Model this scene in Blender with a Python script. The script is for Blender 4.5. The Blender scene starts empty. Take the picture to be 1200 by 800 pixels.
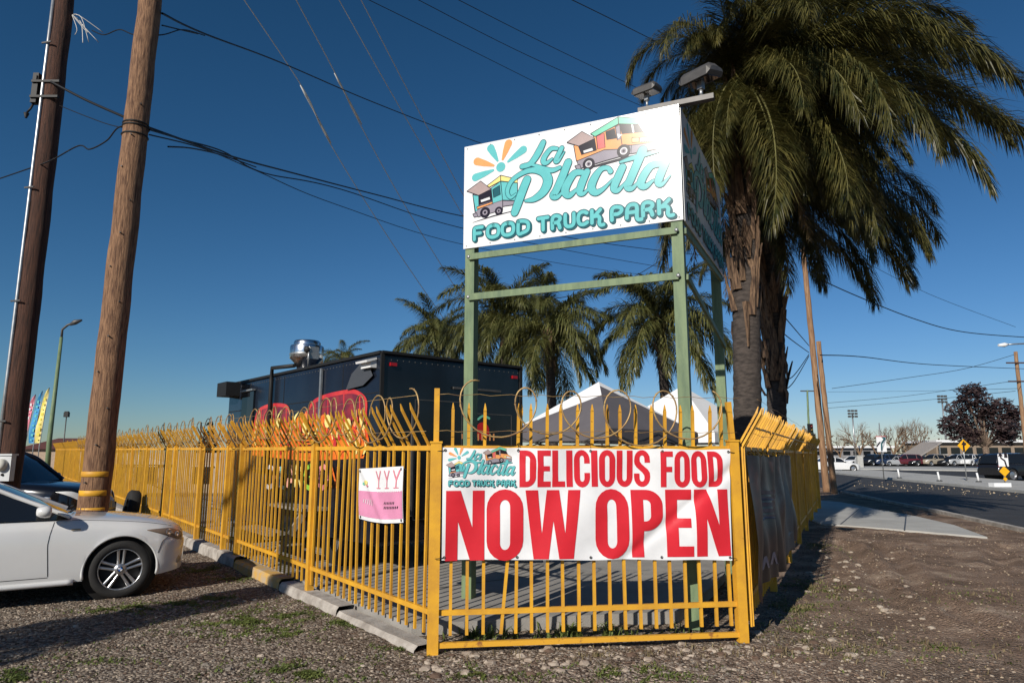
import bpy, bmesh, math, random
from mathutils import Vector, Matrix, noise, geometry
R = math.radians
random.seed(7)
sc = bpy.context.scene
COL = sc.collection

# ------------------------------------------------------------------ camera, sky, sun, exposure
PITCH, FPX, EYE = R(9.44), 800.0, 1.6
cam_d = bpy.data.cameras.new('camera')
cam_d.sensor_width = 36.0; cam_d.lens = 24.0; cam_d.clip_end = 5000; cam_d.clip_start = 0.05
cam = bpy.data.objects.new('camera', cam_d); COL.objects.link(cam)
cam.location = (0, 0, EYE); cam.rotation_euler = (R(90) + PITCH, 0, 0)
sc.camera = cam
SUN_TO = Vector((0.515, 0.857, 0)).normalized()          # the way shadows fall on the ground
SUN_EL = R(27.5)
world = bpy.data.worlds.new('World'); sc.world = world; world.use_nodes = True
wn = world.node_tree.nodes; wl = world.node_tree.links
bg = wn['Background']; bg.inputs['Strength'].default_value = 0.054
sky = wn.new('ShaderNodeTexSky'); sky.sky_type = 'NISHITA'; sky.sun_disc = False
sky.sun_elevation = SUN_EL
sky.sun_rotation = math.atan2(-SUN_TO.x, -SUN_TO.y)
sky.air_density = 1.0; sky.dust_density = 0.1; sky.ozone_density = 2.2; sky.altitude = 0
# the clear winter blue of the photograph: one response curve per channel over the whole sky
sep_ = wn.new('ShaderNodeSeparateColor'); com_ = wn.new('ShaderNodeCombineColor'); wl.new(sky.outputs['Color'], sep_.inputs['Color'])
for ch_, pw_, k_ in (('Red', 1.49, .31), ('Green', 1.2, .69), ('Blue', 1.265, .80)):
    a_ = wn.new('ShaderNodeMath'); a_.operation = 'POWER'; a_.inputs[1].default_value = pw_; wl.new(sep_.outputs[ch_], a_.inputs[0])
    b_ = wn.new('ShaderNodeMath'); b_.operation = 'MULTIPLY'; b_.inputs[1].default_value = k_; wl.new(a_.outputs[0], b_.inputs[0]); wl.new(b_.outputs[0], com_.inputs[ch_])
wl.new(com_.outputs['Color'], bg.inputs['Color'])
sun_d = bpy.data.lights.new('sun', 'SUN'); sun_d.energy = 5.0; sun_d.angle = R(0.5); sun_d.color = (1.0, 0.94, 0.85)
sun = bpy.data.objects.new('sun', sun_d); COL.objects.link(sun)
sdir = Vector((SUN_TO.x * math.cos(SUN_EL), SUN_TO.y * math.cos(SUN_EL), -math.sin(SUN_EL)))
sun.rotation_euler = sdir.to_track_quat('-Z', 'Y').to_euler(); sun.location = (-20, -30, 25)
sc.view_settings.view_transform = 'Standard'; sc.view_settings.look = 'None'
sc.view_settings.exposure = 0.0; sc.view_settings.gamma = 1.0; sc.view_settings.use_curve_mapping = False
sc.render.engine = 'CYCLES'; sc.cycles.use_denoising = True
sc.cycles.max_bounces = 6; sc.cycles.diffuse_bounces = 3; sc.cycles.glossy_bounces = 3; sc.cycles.transparent_max_bounces = 6

# ------------------------------------------------------------------ pixel helpers (1200 x 800 photograph)
def ray(x, y):
    u = (x - 600) / FPX; v = (400 - y) / FPX
    return Vector((u, math.cos(PITCH) - v * math.sin(PITCH), math.sin(PITCH) + v * math.cos(PITCH)))
def G(x, y, z=0.0):
    r = ray(x, y); t = (z - EYE) / r.z
    return Vector((r.x * t, r.y * t, z))
def P(x, y, Y):
    r = ray(x, y); t = Y / r.y
    return Vector((r.x * t, Y, EYE + r.z * t))
def on_plane(x, y, o, n):
    r = ray(x, y); c = Vector((0, 0, EYE))
    return c + r * ((Vector(o) - c).dot(n) / r.dot(n))

# ------------------------------------------------------------------ materials
MATS = {}
def new_mat(name):
    m = bpy.data.materials.new(name); m.use_nodes = True
    nt = m.node_tree; b = nt.nodes['Principled BSDF']
    MATS[name] = m
    return m, nt, b
def node(nt, t, **kw):
    n = nt.nodes.new(t)
    for k, v in kw.items():
        if k in n.inputs.keys(): n.inputs[k].default_value = v
        else: setattr(n, k, v)
    return n
def c4(c): return (c[0], c[1], c[2], 1.0)
def mat(name, col, rough=0.6, metal=0.0, var=0.12, scale=6.0, bump=0.0, bscale=40.0, spec=0.4, coat=0.0, stretch=None, col2=None, lo=0.35, hi=0.65, coord='Object', detail=5.0, rust=None):
    """Principled with a noise-driven second tone and optional fine bump."""
    m, nt, b = new_mat(name)
    b.inputs['Roughness'].default_value = rough; b.inputs['Metallic'].default_value = metal
    b.inputs['Specular IOR Level'].default_value = spec; b.inputs['Coat Weight'].default_value = coat
    if coat: b.inputs['Coat Roughness'].default_value = 0.04
    tc = node(nt, 'ShaderNodeTexCoord'); src = tc.outputs[coord] if coord != 'World' else node(nt, 'ShaderNodeNewGeometry').outputs['Position']
    if stretch:
        mp = node(nt, 'ShaderNodeMapping'); mp.inputs['Scale'].default_value = stretch
        nt.links.new(src, mp.inputs['Vector']); src = mp.outputs['Vector']
    if col2 is None: col2 = tuple(c * (1 - var * 2.2) for c in col)
    nz = node(nt, 'ShaderNodeTexNoise', Scale=scale, Detail=detail, Roughness=0.6)
    nt.links.new(src, nz.inputs['Vector'])
    rp = node(nt, 'ShaderNodeValToRGB')
    rp.color_ramp.elements[0].position = lo; rp.color_ramp.elements[1].position = hi
    rp.color_ramp.elements[0].color = c4(col2); rp.color_ramp.elements[1].color = c4(col)
    nt.links.new(nz.outputs['Fac'], rp.inputs['Fac']); last = rp.outputs['Color']
    if rust:
        n3 = node(nt, 'ShaderNodeTexNoise', Scale=rust[1], Detail=7.0, Roughness=0.7); nt.links.new(src, n3.inputs['Vector'])
        mr = node(nt, 'ShaderNodeMapRange'); mr.inputs['From Min'].default_value = rust[2]; mr.inputs['From Max'].default_value = rust[2] + .05; nt.links.new(n3.outputs['Fac'], mr.inputs['Value'])
        mx = node(nt, 'ShaderNodeMixRGB'); nt.links.new(mr.outputs['Result'], mx.inputs['Fac']); nt.links.new(last, mx.inputs[1]); mx.inputs[2].default_value = c4(rust[0]); last = mx.outputs['Color']
    nt.links.new(last, b.inputs['Base Color'])
    if bump:
        n2 = node(nt, 'ShaderNodeTexNoise', Scale=bscale, Detail=6.0, Roughness=0.65)
        nt.links.new(src, n2.inputs['Vector'])
        bp = node(nt, 'ShaderNodeBump', Strength=bump, Distance=0.02)
        nt.links.new(n2.outputs['Fac'], bp.inputs['Height']); nt.links.new(bp.outputs['Normal'], b.inputs['Normal'])
    return m
def leaf_mat(name, c1, c2, trans=0.35, rough=0.45, scale=3.0):
    m, nt, b = new_mat(name)
    b.inputs['Roughness'].default_value = rough; b.inputs['Specular IOR Level'].default_value = 0.45
    tc = node(nt, 'ShaderNodeTexCoord'); nz = node(nt, 'ShaderNodeTexNoise', Scale=scale, Detail=4.0, Roughness=0.7)
    nt.links.new(tc.outputs['Object'], nz.inputs['Vector'])
    rp = node(nt, 'ShaderNodeValToRGB'); rp.color_ramp.elements[0].position = 0.35; rp.color_ramp.elements[1].position = 0.7
    rp.color_ramp.elements[0].color = c4(c1); rp.color_ramp.elements[1].color = c4(c2)
    nt.links.new(nz.outputs['Fac'], rp.inputs['Fac']); nt.links.new(rp.outputs['Color'], b.inputs['Base Color'])
    tr = node(nt, 'ShaderNodeBsdfTranslucent'); nt.links.new(rp.outputs['Color'], tr.inputs['Color'])
    mx = node(nt, 'ShaderNodeMixShader'); mx.inputs['Fac'].default_value = trans
    nt.links.new(b.outputs['BSDF'], mx.inputs[1]); nt.links.new(tr.outputs['BSDF'], mx.inputs[2])
    nt.links.new(mx.outputs['Shader'], nt.nodes['Material Output'].inputs['Surface'])
    return m
def glass_mat(name, col=(0.01, 0.012, 0.015), rough=0.03):
    m, nt, b = new_mat(name)
    b.inputs['Base Color'].default_value = c4(col); b.inputs['Roughness'].default_value = rough
    b.inputs['Specular IOR Level'].default_value = 0.6
    return m
def flat(name, col, rough=0.5, spec=0.35, metal=0.0):
    return mat(name, col, rough=rough, spec=spec, metal=metal, var=0.04, scale=9.0)

def ground_mat():
    m, nt, b = new_mat('ground_gravel')
    b.inputs['Roughness'].default_value = 0.95; b.inputs['Specular IOR Level'].default_value = 0.15
    tc = node(nt, 'ShaderNodeTexCoord'); L = nt.links.new
    geo = node(nt, 'ShaderNodeNewGeometry')
    # gravel speckle
    vo = node(nt, 'ShaderNodeTexVoronoi', Scale=38.0); L(tc.outputs['Object'], vo.inputs['Vector'])
    rs = node(nt, 'ShaderNodeValToRGB'); e = rs.color_ramp.elements
    e[0].position = 0.0; e[0].color = c4((0.06, 0.044, 0.034)); e[1].position = 1.0; e[1].color = c4((0.44, 0.36, 0.28))
    k = e.new(0.55); k.color = c4((0.215, 0.17, 0.13))
    sp = node(nt, 'ShaderNodeSeparateColor'); L(vo.outputs['Color'], sp.inputs['Color']); L(sp.outputs['Red'], rs.inputs['Fac'])
    # dirt
    n1 = node(nt, 'ShaderNodeTexNoise', Scale=1.3, Detail=9.0, Roughness=0.72); L(tc.outputs['Object'], n1.inputs['Vector'])
    rd = node(nt, 'ShaderNodeValToRGB'); e = rd.color_ramp.elements
    e[0].position = 0.33; e[0].color = c4((0.13, 0.086, 0.06)); e[1].position = 0.70; e[1].color = c4((0.52, 0.40, 0.30))
    k = e.new(0.52); k.color = c4((0.27, 0.185, 0.133))
    L(n1.outputs['Fac'], rd.inputs['Fac'])
    n4 = node(nt, 'ShaderNodeTexNoise', Scale=60.0, Detail=4.0); L(tc.outputs['Object'], n4.inputs['Vector'])
    mm = node(nt, 'ShaderNodeMixRGB', blend_type='OVERLAY', Fac=0.65); L(rd.outputs['Color'], mm.inputs[1]); L(n4.outputs['Fac'], mm.inputs[2])
    # dirt to the right of the fence, gravel to the left, blurred by noise
    sx = node(nt, 'ShaderNodeSeparateXYZ'); L(geo.outputs['Position'], sx.inputs['Vector'])
    n2 = node(nt, 'ShaderNodeTexNoise', Scale=0.7, Detail=5.0); L(tc.outputs['Object'], n2.inputs['Vector'])
    a = node(nt, 'ShaderNodeMath', operation='MULTIPLY_ADD'); L(n2.outputs['Fac'], a.inputs[0]); a.inputs[1].default_value = 4.5; L(sx.outputs['X'], a.inputs[2])
    mr = node(nt, 'ShaderNodeMapRange'); L(a.outputs[0], mr.inputs['Value']); mr.inputs['From Min'].default_value = 3.6; mr.inputs['From Max'].default_value = 6.4
    mx = node(nt, 'ShaderNodeMixRGB'); L(mr.outputs['Result'], mx.inputs['Fac']); L(rs.outputs['Color'], mx.inputs[1]); L(mm.outputs['Color'], mx.inputs[2])
    # brown soil patches in the gravel
    n3 = node(nt, 'ShaderNodeTexNoise', Scale=0.9, Detail=6.0, Roughness=0.65); L(tc.outputs['Object'], n3.inputs['Vector'])
    r3 = node(nt, 'ShaderNodeMapRange'); L(n3.outputs['Fac'], r3.inputs['Value']); r3.inputs['From Min'].default_value = 0.5; r3.inputs['From Max'].default_value = 0.68; r3.inputs['To Max'].default_value = 0.75
    m3 = node(nt, 'ShaderNodeMixRGB'); L(r3.outputs['Result'], m3.inputs['Fac']); L(mx.outputs['Color'], m3.inputs[1]); m3.inputs[2].default_value = c4((0.115, 0.082, 0.06))
    L(m3.outputs['Color'], b.inputs['Base Color'])
    bp = node(nt, 'ShaderNodeBump', Strength=1.0, Distance=0.03)
    v2 = node(nt, 'ShaderNodeTexVoronoi', Scale=38.0); L(tc.outputs['Object'], v2.inputs['Vector'])
    ad = node(nt, 'ShaderNodeMath', operation='SUBTRACT'); L(n4.outputs['Fac'], ad.inputs[0]); L(v2.outputs['Distance'], ad.inputs[1])
    L(ad.outputs[0], bp.inputs['Height']); L(bp.outputs['Normal'], b.inputs['Normal'])
    return m
M_GROUND = ground_mat()
M_ASPH = mat('asphalt', (0.05, 0.047, 0.046), rough=0.8, var=0.2, scale=1.2, bump=0.4, bscale=120, col2=(0.032, 0.031, 0.031))
M_CONC = mat('concrete', (0.33, 0.31, 0.28), rough=0.9, var=0.12, scale=2.5, bump=0.25, bscale=60, detail=9)
M_CONC2 = mat('concrete_apron', (0.45, 0.44, 0.41), rough=0.9, var=0.1, scale=1.1, bump=0.2, bscale=50, detail=9)
M_KERB = mat('kerb_concrete', (0.46, 0.42, 0.37), rough=0.9, scale=5, bump=0.4, bscale=40, col2=(0.24, 0.21, 0.18), detail=8)
M_KERBY = mat('kerb_yellow', (0.55, 0.33, 0.08), rough=0.8, scale=7, col2=(0.42, 0.33, 0.22), lo=0.4, hi=0.6)
M_YEL = mat('yellow_paint', (0.72, 0.375, 0.030), rough=0.5, scale=4, col2=(0.50, 0.245, 0.035), lo=0.3, hi=0.62, bump=0.1, bscale=70, spec=0.3, coord='World', detail=8, rust=((.16, .065, .025), 14.0, .665))
M_YELR = mat('yellow_paint_worn', (0.68, 0.35, 0.03), rough=0.55, scale=14, col2=(0.30, 0.12, 0.03), lo=0.3, hi=0.42)
M_RAZ = mat('razor_wire_metal', (0.50, 0.34, 0.13), rough=0.5, metal=0.35, scale=12, col2=(0.30, 0.18, 0.09))
M_GREEN = mat('green_paint', (0.165, 0.225, 0.115), rough=0.6, scale=4, col2=(0.10, 0.15, 0.082), lo=0.35, hi=0.6, bump=0.15, stretch=(3, 3, 0.6), coord='World', detail=8, rust=((.12, .075, .04), 6.0, .66))
M_STEEL = mat('galvanised', (0.45, 0.46, 0.46), rough=0.4, metal=0.7, scale=8)
M_STAIN = mat('stainless', (0.72, 0.72, 0.72), rough=0.22, metal=1.0, scale=5, var=0.05)
M_DSTEEL = mat('dark_steel', (0.10, 0.095, 0.09), rough=0.5, metal=0.3, scale=9)
M_BLACK = flat('black_rubber', (0.014, 0.014, 0.014), rough=0.6)
M_CABLE = flat('cable_black', (0.008, 0.008, 0.009), rough=0.6)
M_GUY = flat('guy_wire', (0.62, 0.60, 0.56), rough=0.5)
M_WOOD = mat('pole_wood', (0.33, 0.185, 0.10), rough=0.85, scale=9, stretch=(7, 7, 0.5), col2=(0.085, 0.04, 0.024), lo=0.36, hi=0.62, bump=0.9, bscale=22, detail=8)
M_WOOD2 = mat('pole_wood_dark', (0.10, 0.043, 0.026), rough=0.85, scale=9, stretch=(6, 6, 0.3), col2=(0.026, 0.013, 0.009), lo=0.36, hi=0.62, bump=0.9, bscale=22, detail=8)
M_WOOD3 = mat('pole_wood_light', (0.36, 0.22, 0.12), rough=0.85, scale=5, stretch=(4, 4, 0.3), col2=(0.17, 0.085, 0.045), bump=0.5, bscale=20)
M_PLANK = mat('plank_grey', (0.30, 0.27, 0.23), rough=0.85, scale=4, stretch=(1, 8, 8), var=0.2, bump=0.3)
M_WHITEPL = mat('white_panel', (0.79, 0.79, 0.78), rough=0.15, scale=2.2, var=0.045, spec=0.5, stretch=(3, 3, .5), coord='World', detail=8)
M_WHITECL = mat('white_vinyl', (0.80, 0.80, 0.80), rough=0.42, scale=3, var=0.06, coord='World', detail=8, lo=.3, hi=.55)
M_RED = mat('red_ink', (0.66, 0.022, 0.035), rough=0.42, scale=5, var=0.05)
M_TEAL = flat('teal_ink', (0.135, 0.50, 0.50), rough=0.14)
M_TEALD = flat('dark_teal_ink', (0.022, 0.11, 0.13), rough=0.14)
M_ORG = flat('orange_ink', (0.85, 0.36, 0.13), rough=0.14)
M_INK = flat('dark_ink', (0.022, 0.017, 0.024), rough=0.14)
M_GREY = flat('grey_ink', (0.30, 0.27, 0.31), rough=0.14)
M_PINKG = flat('pinkish_grey_ink', (0.42, 0.32, 0.30), rough=0.14)
M_YINK = flat('yellow_ink', (0.86, 0.72, 0.25), rough=0.14)
M_GINK = flat('green_ink', (0.18, 0.58, 0.40), rough=0.14)
M_CORAL = flat('coral_ink', (0.78, 0.16, 0.15), rough=0.14)
M_WINK = flat('white_ink', (0.75, 0.75, 0.74), rough=0.14)
M_PINK = mat('pink_vinyl', (0.72, 0.28, 0.44), rough=0.45, scale=6, var=0.06)
M_PINKD = flat('pink_ink', (0.70, 0.22, 0.28), rough=0.4)
M_TRUCK = mat('truck_black', (0.009, 0.011, 0.016), rough=0.16, scale=1.5, var=0.3, spec=0.5)
M_TRUCKS = mat('truck_wrap', (0.013, 0.018, 0.028), rough=0.2, scale=1.1, col2=(0.007, 0.009, 0.016), spec=0.5, detail=7)
M_RINK = mat('red_wrap', (0.66, 0.06, 0.045), rough=0.3, scale=2.5, col2=(0.45, 0.02, 0.04))
M_RINK2 = mat('red_wrap_dark', (0.30, 0.03, 0.04), rough=0.3, scale=3, col2=(0.07, 0.015, 0.04), detail=6)
M_OINK = mat('orange_wrap', (0.85, 0.28, 0.03), rough=0.3, scale=5, col2=(0.70, 0.07, 0.02), detail=7)
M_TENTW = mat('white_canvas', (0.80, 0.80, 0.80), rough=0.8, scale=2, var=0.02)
M_TENTG = mat('canopy_grey', (0.125, 0.115, 0.125), rough=0.85, scale=2, var=0.06)
M_CARW = mat('white_car_paint', (0.66, 0.655, 0.64), rough=0.30, scale=2, var=0.02, coat=1.0)
M_GLASS = glass_mat('car_glass')
M_RIM = mat('alloy_rim', (0.55, 0.55, 0.56), rough=0.28, metal=0.85, var=0.05)
M_TYRE = mat('tyre_rubber', (0.022, 0.021, 0.020), rough=0.8, bump=0.3, bscale=80)
M_LAMPG = flat('lamp_glass', (0.22, 0.16, 0.12), rough=0.08, spec=0.6)
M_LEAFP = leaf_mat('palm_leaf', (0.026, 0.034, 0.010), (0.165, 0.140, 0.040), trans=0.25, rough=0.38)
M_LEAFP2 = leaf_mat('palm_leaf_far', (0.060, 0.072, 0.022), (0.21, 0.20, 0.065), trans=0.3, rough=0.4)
M_LEAFD = leaf_mat('palm_leaf_dry', (0.12, 0.075, 0.030), (0.26, 0.18, 0.075), trans=0.2, rough=0.6)
M_RACH = mat('palm_rachis', (0.17, 0.16, 0.06), rough=0.5, scale=4)
M_PTRUNK = mat('palm_trunk', (0.085, 0.068, 0.058), rough=0.95, scale=7, col2=(0.032, 0.026, 0.023), bump=0.8, bscale=25, stretch=(1, 1, 3))
M_PBOOT = mat('palm_leaf_bases', (0.25, 0.155, 0.09), rough=0.9, scale=5, stretch=(6, 6, 0.7), col2=(0.045, 0.026, 0.018), bump=0.8, bscale=22)
M_GRASS = leaf_mat('weed_green', (0.075, 0.105, 0.022), (0.20, 0.235, 0.06), trans=0.3, rough=0.6)
M_GRASSD = leaf_mat('weed_dry', (0.16, 0.12, 0.06), (0.30, 0.24, 0.13), trans=0.2, rough=0.8)
M_STONE = mat('stone_light', (0.46, 0.39, 0.31), rough=0.9, scale=9, col2=(0.22, 0.17, 0.13), coord='Object')
M_PEB = [mat('pebble_%s' % n, c, rough=0.9, scale=12, var=0.15) for n, c in (('grey', (0.235, 0.20, 0.165)), ('brown', (0.14, 0.09, 0.062)), ('pale', (0.44, 0.36, 0.275)))]
M_DTREE = leaf_mat('purple_leaf', (0.026, 0.016, 0.018), (0.072, 0.044, 0.040), trans=0.15, rough=0.5)
M_BARK = mat('bark', (0.20, 0.14, 0.10), rough=0.9, scale=8, var=0.25)
M_TWIG = mat('twig', (0.27, 0.17, 0.10), rough=0.9, scale=8, var=0.2)

# ------------------------------------------------------------------ mesh builder
class MB:
    def __init__(s): s.v = []; s.f = []; s.m = []; s.sm = []
    def add(s, verts, faces, mi=0, smooth=False):
        o = len(s.v); s.v += [Vector(p) for p in verts]
        for f in faces: s.f.append(tuple(i + o for i in f)); s.m.append(mi); s.sm.append(smooth)
        return s
    def box(s, c, size, mi=0, rot=None):
        c = Vector(c); hx, hy, hz = size[0] / 2, size[1] / 2, size[2] / 2
        vs = [Vector((x, y, z)) for z in (-hz, hz) for y in (-hy, hy) for x in (-hx, hx)]
        if rot is not None: vs = [rot @ p for p in vs]
        return s.add([c + p for p in vs], [(0, 2, 3, 1), (4, 5, 7, 6), (0, 1, 5, 4), (2, 6, 7, 3), (0, 4, 6, 2), (1, 3, 7, 5)], mi)
    def beam(s, p0, p1, w, h, mi=0, up=(0, 0, 1)):
        p0, p1 = Vector(p0), Vector(p1); d = (p1 - p0).normalized(); up = Vector(up)
        if abs(d.dot(up)) > 0.98: up = Vector((0, 1, 0))
        a = d.cross(up).normalized(); b = a.cross(d).normalized(); vs = []
        for p in (p0, p1):
            for (i, j) in ((-1, -1), (1, -1), (1, 1), (-1, 1)): vs.append(p + a * (w / 2 * i) + b * (h / 2 * j))
        return s.add(vs, [(0, 1, 2, 3), (7, 6, 5, 4), (0, 4, 5, 1), (1, 5, 6, 2), (2, 6, 7, 3), (3, 7, 4, 0)], mi)
    def tube(s, pts, rad, n=8, mi=0, cap=True, smooth=True):
        pts = [Vector(p) for p in pts]
        if not isinstance(rad, (list, tuple)): rad = [rad] * len(pts)
        vs = []; fs = []; a = None
        for i, p in enumerate(pts):
            d = (pts[min(i + 1, len(pts) - 1)] - pts[max(i - 1, 0)])
            d = d.normalized() if d.length > 1e-9 else Vector((0, 0, 1))
            if a is None:
                up = Vector((0, 0, 1)) if abs(d.z) < 0.9 else Vector((1, 0, 0)); a = d.cross(up).normalized()
            else:
                a = (a - d * a.dot(d))
                a = a.normalized() if a.length > 1e-6 else d.orthogonal().normalized()
            b = d.cross(a)
            for k in range(n):
                t = 2 * math.pi * k / n; vs.append(p + (a * math.cos(t) + b * math.sin(t)) * rad[i])
        for i in range(len(pts) - 1):
            for k in range(n):
                k2 = (k + 1) % n; fs.append((i * n + k, i * n + k2, (i + 1) * n + k2, (i + 1) * n + k))
        s.add(vs, fs, mi, smooth)
        if cap:
            o = len(s.v) - len(vs)
            s.f.append(tuple(o + k for k in range(n))[::-1]); s.m.append(mi); s.sm.append(False)
            s.f.append(tuple(o + (len(pts) - 1) * n + k for k in range(n))); s.m.append(mi); s.sm.append(False)
        return s
    def lathe(s, prof, n=24, mi=0, mtx=None, smooth=True, a0=0, a1=2 * math.pi):
        vs = []; fs = []; full = abs(a1 - a0 - 2 * math.pi) < 1e-6; cols = n if full else n + 1
        for (r, z) in prof:
            for k in range(cols):
                t = a0 + (a1 - a0) * k / n; vs.append(Vector((r * math.cos(t), r * math.sin(t), z)))
        if mtx is not None: vs = [mtx @ p for p in vs]
        for i in range(len(prof) - 1):
            for k in range(n):
                k2 = (k + 1) % cols if full else k + 1
                fs.append((i * cols + k, i * cols + k2, (i + 1) * cols + k2, (i + 1) * cols + k))
        return s.add(vs, fs, mi, smooth)
    def grid(s, fn, nu, nv, mi=0, smooth=True):
        vs = [fn(i / nu, j / nv) for j in range(nv + 1) for i in range(nu + 1)]
        return s.add(vs, [(j * (nu + 1) + i, j * (nu + 1) + i + 1, (j + 1) * (nu + 1) + i + 1, (j + 1) * (nu + 1) + i) for j in range(nv) for i in range(nu)], mi, smooth)
    def build(s, name, mats, parent=None, origin=None, sharp=None):
        me = bpy.data.meshes.new(name)
        vs = s.v if origin is None else [p - Vector(origin) for p in s.v]
        me.from_pydata([tuple(p) for p in vs], [], s.f)
        for m in (mats if isinstance(mats, (list, tuple)) else [mats]): me.materials.append(m)
        me.polygons.foreach_set('material_index', s.m); me.polygons.foreach_set('use_smooth', s.sm)
        me.update()
        if sharp: me.set_sharp_from_angle(angle=R(sharp))
        return link(name, me, parent, origin)
def link(name, me, parent=None, origin=None):
    o = bpy.data.objects.new(name, me); COL.objects.link(o)
    if parent is not None: o.parent = parent
    elif origin is not None: o.location = origin
    return o
def tag(o, label=None, cat=None, group=None, kind=None):
    if label: o['label'] = label
    if cat: o['category'] = cat
    if group: o['group'] = group
    if kind: o['kind'] = kind
    return o
def thing(name, label, cat, loc=(0, 0, 0), rotz=0.0, group=None):
    o = bpy.data.objects.new(name, None); COL.objects.link(o); o.location = loc; o.rotation_euler = (0, 0, rotz)
    o.empty_display_size = 0.2
    return tag(o, label, cat, group)
def lerp(a, b, t): return a + (b - a) * t
def interp(tab, x):
    if x <= tab[0][0]: return tab[0][1]
    for (x0, y0), (x1, y1) in zip(tab, tab[1:]):
        if x <= x1:
            t = (x - x0) / (x1 - x0); return y0 + (y1 - y0) * t
    return tab[-1][1]
def catmull(pts, n=6):
    P4 = [pts[0]] + list(pts) + [pts[-1]]; out = []
    for i in range(1, len(P4) - 2):
        p0, p1, p2, p3 = [Vector(p) for p in P4[i - 1:i + 3]]
        for k in range(n):
            t = k / n
            out.append(0.5 * ((2 * p1) + (p2 - p0) * t + (2 * p0 - 5 * p1 + 4 * p2 - p3) * t * t + (3 * p1 - p0 - 3 * p2 + p3) * t ** 3))
    out.append(Vector(pts[-1])); return out

# ------------------------------------------------------------------ the setting
LF = Vector((-0.65, 5.91, 0)); LFE = Vector((-6.61, 13.83, 0))
RF = Vector((2.0, 6.27, 0)); RFE = Vector((9.1, 20.9, 0))
LD = (LFE - LF).normalized(); LOUT = Vector((-LD.y, LD.x, 0))
RD = (RFE - RF).normalized(); ROUT = Vector((RD.y, -RD.x, 0))
FD = (RF - LF).normalized(); FOUT = Vector((FD.y, -FD.x, 0))
def seg_dist(p, pts):
    best = 9e9
    for a, b in zip(pts, pts[1:]):
        d = b - a; t = max(0, min(1, (p - a).dot(d) / d.length_squared)); best = min(best, (p - a - d * t).length)
    return best
RUTS = [[G(*c).to_2d() for c in q] for q in (
    [(985, 636), (1005, 650), (1022, 668), (1034, 690), (1060, 712)], [(1030, 640), (1048, 655), (1058, 672), (1090, 700), (1150, 730)],
    [(1180, 640), (1168, 648), (1175, 662)])]
def gz(x, y):
    p = Vector((x, y, 0))
    z = 0.018 * noise.noise(p * 1.3) + 0.012 * noise.noise(p * 4.1 + Vector((5, 2, 0))) + 0.007 * noise.noise(p * 11.0)
    if x > 2.5:
        q = Vector((x, y))
        if 3 < x < 9 and 6 < y < 16:
            for r in RUTS:
                d = seg_dist(q, r)
                if d < 0.5: z += -0.05 * math.exp(-(d / 0.13) ** 2) + 0.032 * math.exp(-((d - 0.27) / 0.09) ** 2)
    edge = 8.6 + 0.17 * (y - 4)                                # level out before the road and the yard slab
    k = 1 - max(0, min(1, (x - edge + 1.2) / 1.2))
    for lo, hi, c in ((2.2, 3.2, y), (-9.6, -8.6, x)): k *= max(0, min(1, (c - lo) / (hi - lo)))
    k *= 1 - max(0, min(1, (y - 16) / 1.5))
    return z * k
def axis(lo, hi, step, far):
    a = [lo + step * i for i in range(int(round((hi - lo) / step)) + 1)]
    s = step; p = hi; out = []
    while p < far[1]: s *= 1.7; p += s; out.append(min(p, far[1]))
    s = step; p = lo; pre = []
    while p > far[0]: s *= 1.7; p -= s; pre.append(max(p, far[0]))
    return pre[::-1] + a + out
gx = axis(-9.6, 12.0, 0.09, (-1500, 1500)); gy = axis(2.2, 17.6, 0.09, (-300, 2500))
g = MB()
g.add([(x, y, gz(x, y) if (-9.7 < x < 12.1 and 2.1 < y < 17.7) else 0.0) for y in gy for x in gx],
      [(j * len(gx) + i, j * len(gx) + i + 1, (j + 1) * len(gx) + i + 1, (j + 1) * len(gx) + i) for j in range(len(gy) - 1) for i in range(len(gx) - 1)], 0, True)
tag(g.build('ground', M_GROUND), kind='structure')

def sheet(name, pts, top, mats, thick=0.0, bottom=None):
    m = MB(); n = len(pts)
    m.add([(p[0], p[1], top) for p in pts], [tuple(range(n))])
    if thick:
        m.add([(p[0], p[1], top) for p in pts] + [(p[0], p[1], top - thick) for p in pts], [(i, n + i, n + (i + 1) % n, (i + 1) % n) for i in range(n)])
    # face the top upward whatever the winding
    a = sum(pts[i][0] * pts[(i + 1) % n][1] - pts[(i + 1) % n][0] * pts[i][1] for i in range(n))
    if a < 0: m.f = [f[::-1] for f in m.f]
    return tag(m.build(name, mats), kind='structure')
NEAR = [(7.6, -8), (8.9, 4), (9.8, 9), (10.94, 15.05), (12.11, 19.9), (12.98, 24.2), (14.4, 30.2), (17.5, 44), (21, 60), (31, 100), (48, 165)]
sheet('road', NEAR + [(170, 165), (170, -8)], 0.006, M_ASPH)
# low kerb between the dirt verge and the road
kb = MB()
for a, b in zip(NEAR[:6], NEAR[1:7]):
    kb.beam((a[0] - 0.09, a[1], 0.03), (b[0] - 0.09, b[1], 0.03), 0.16, 0.1)
tag(kb.build('kerb', M_KERB), kind='structure')
med = [(17.3, 8), (21.6, 29.5), (27.2, 57.5), (33, 84), (39, 82.5), (29.5, 40.1), (24.5, 17), (22.5, 8)]
sheet('median', med, 0.13, M_CONC2, 0.14)
strip = [G(985, 549.5), G(1200, 553), G(1290, 554.5), G(1290, 549.6), G(1200, 548.6), G(985, 547)]
sheet('pavement', strip, 0.12, M_CONC2, 0.13)
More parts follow.
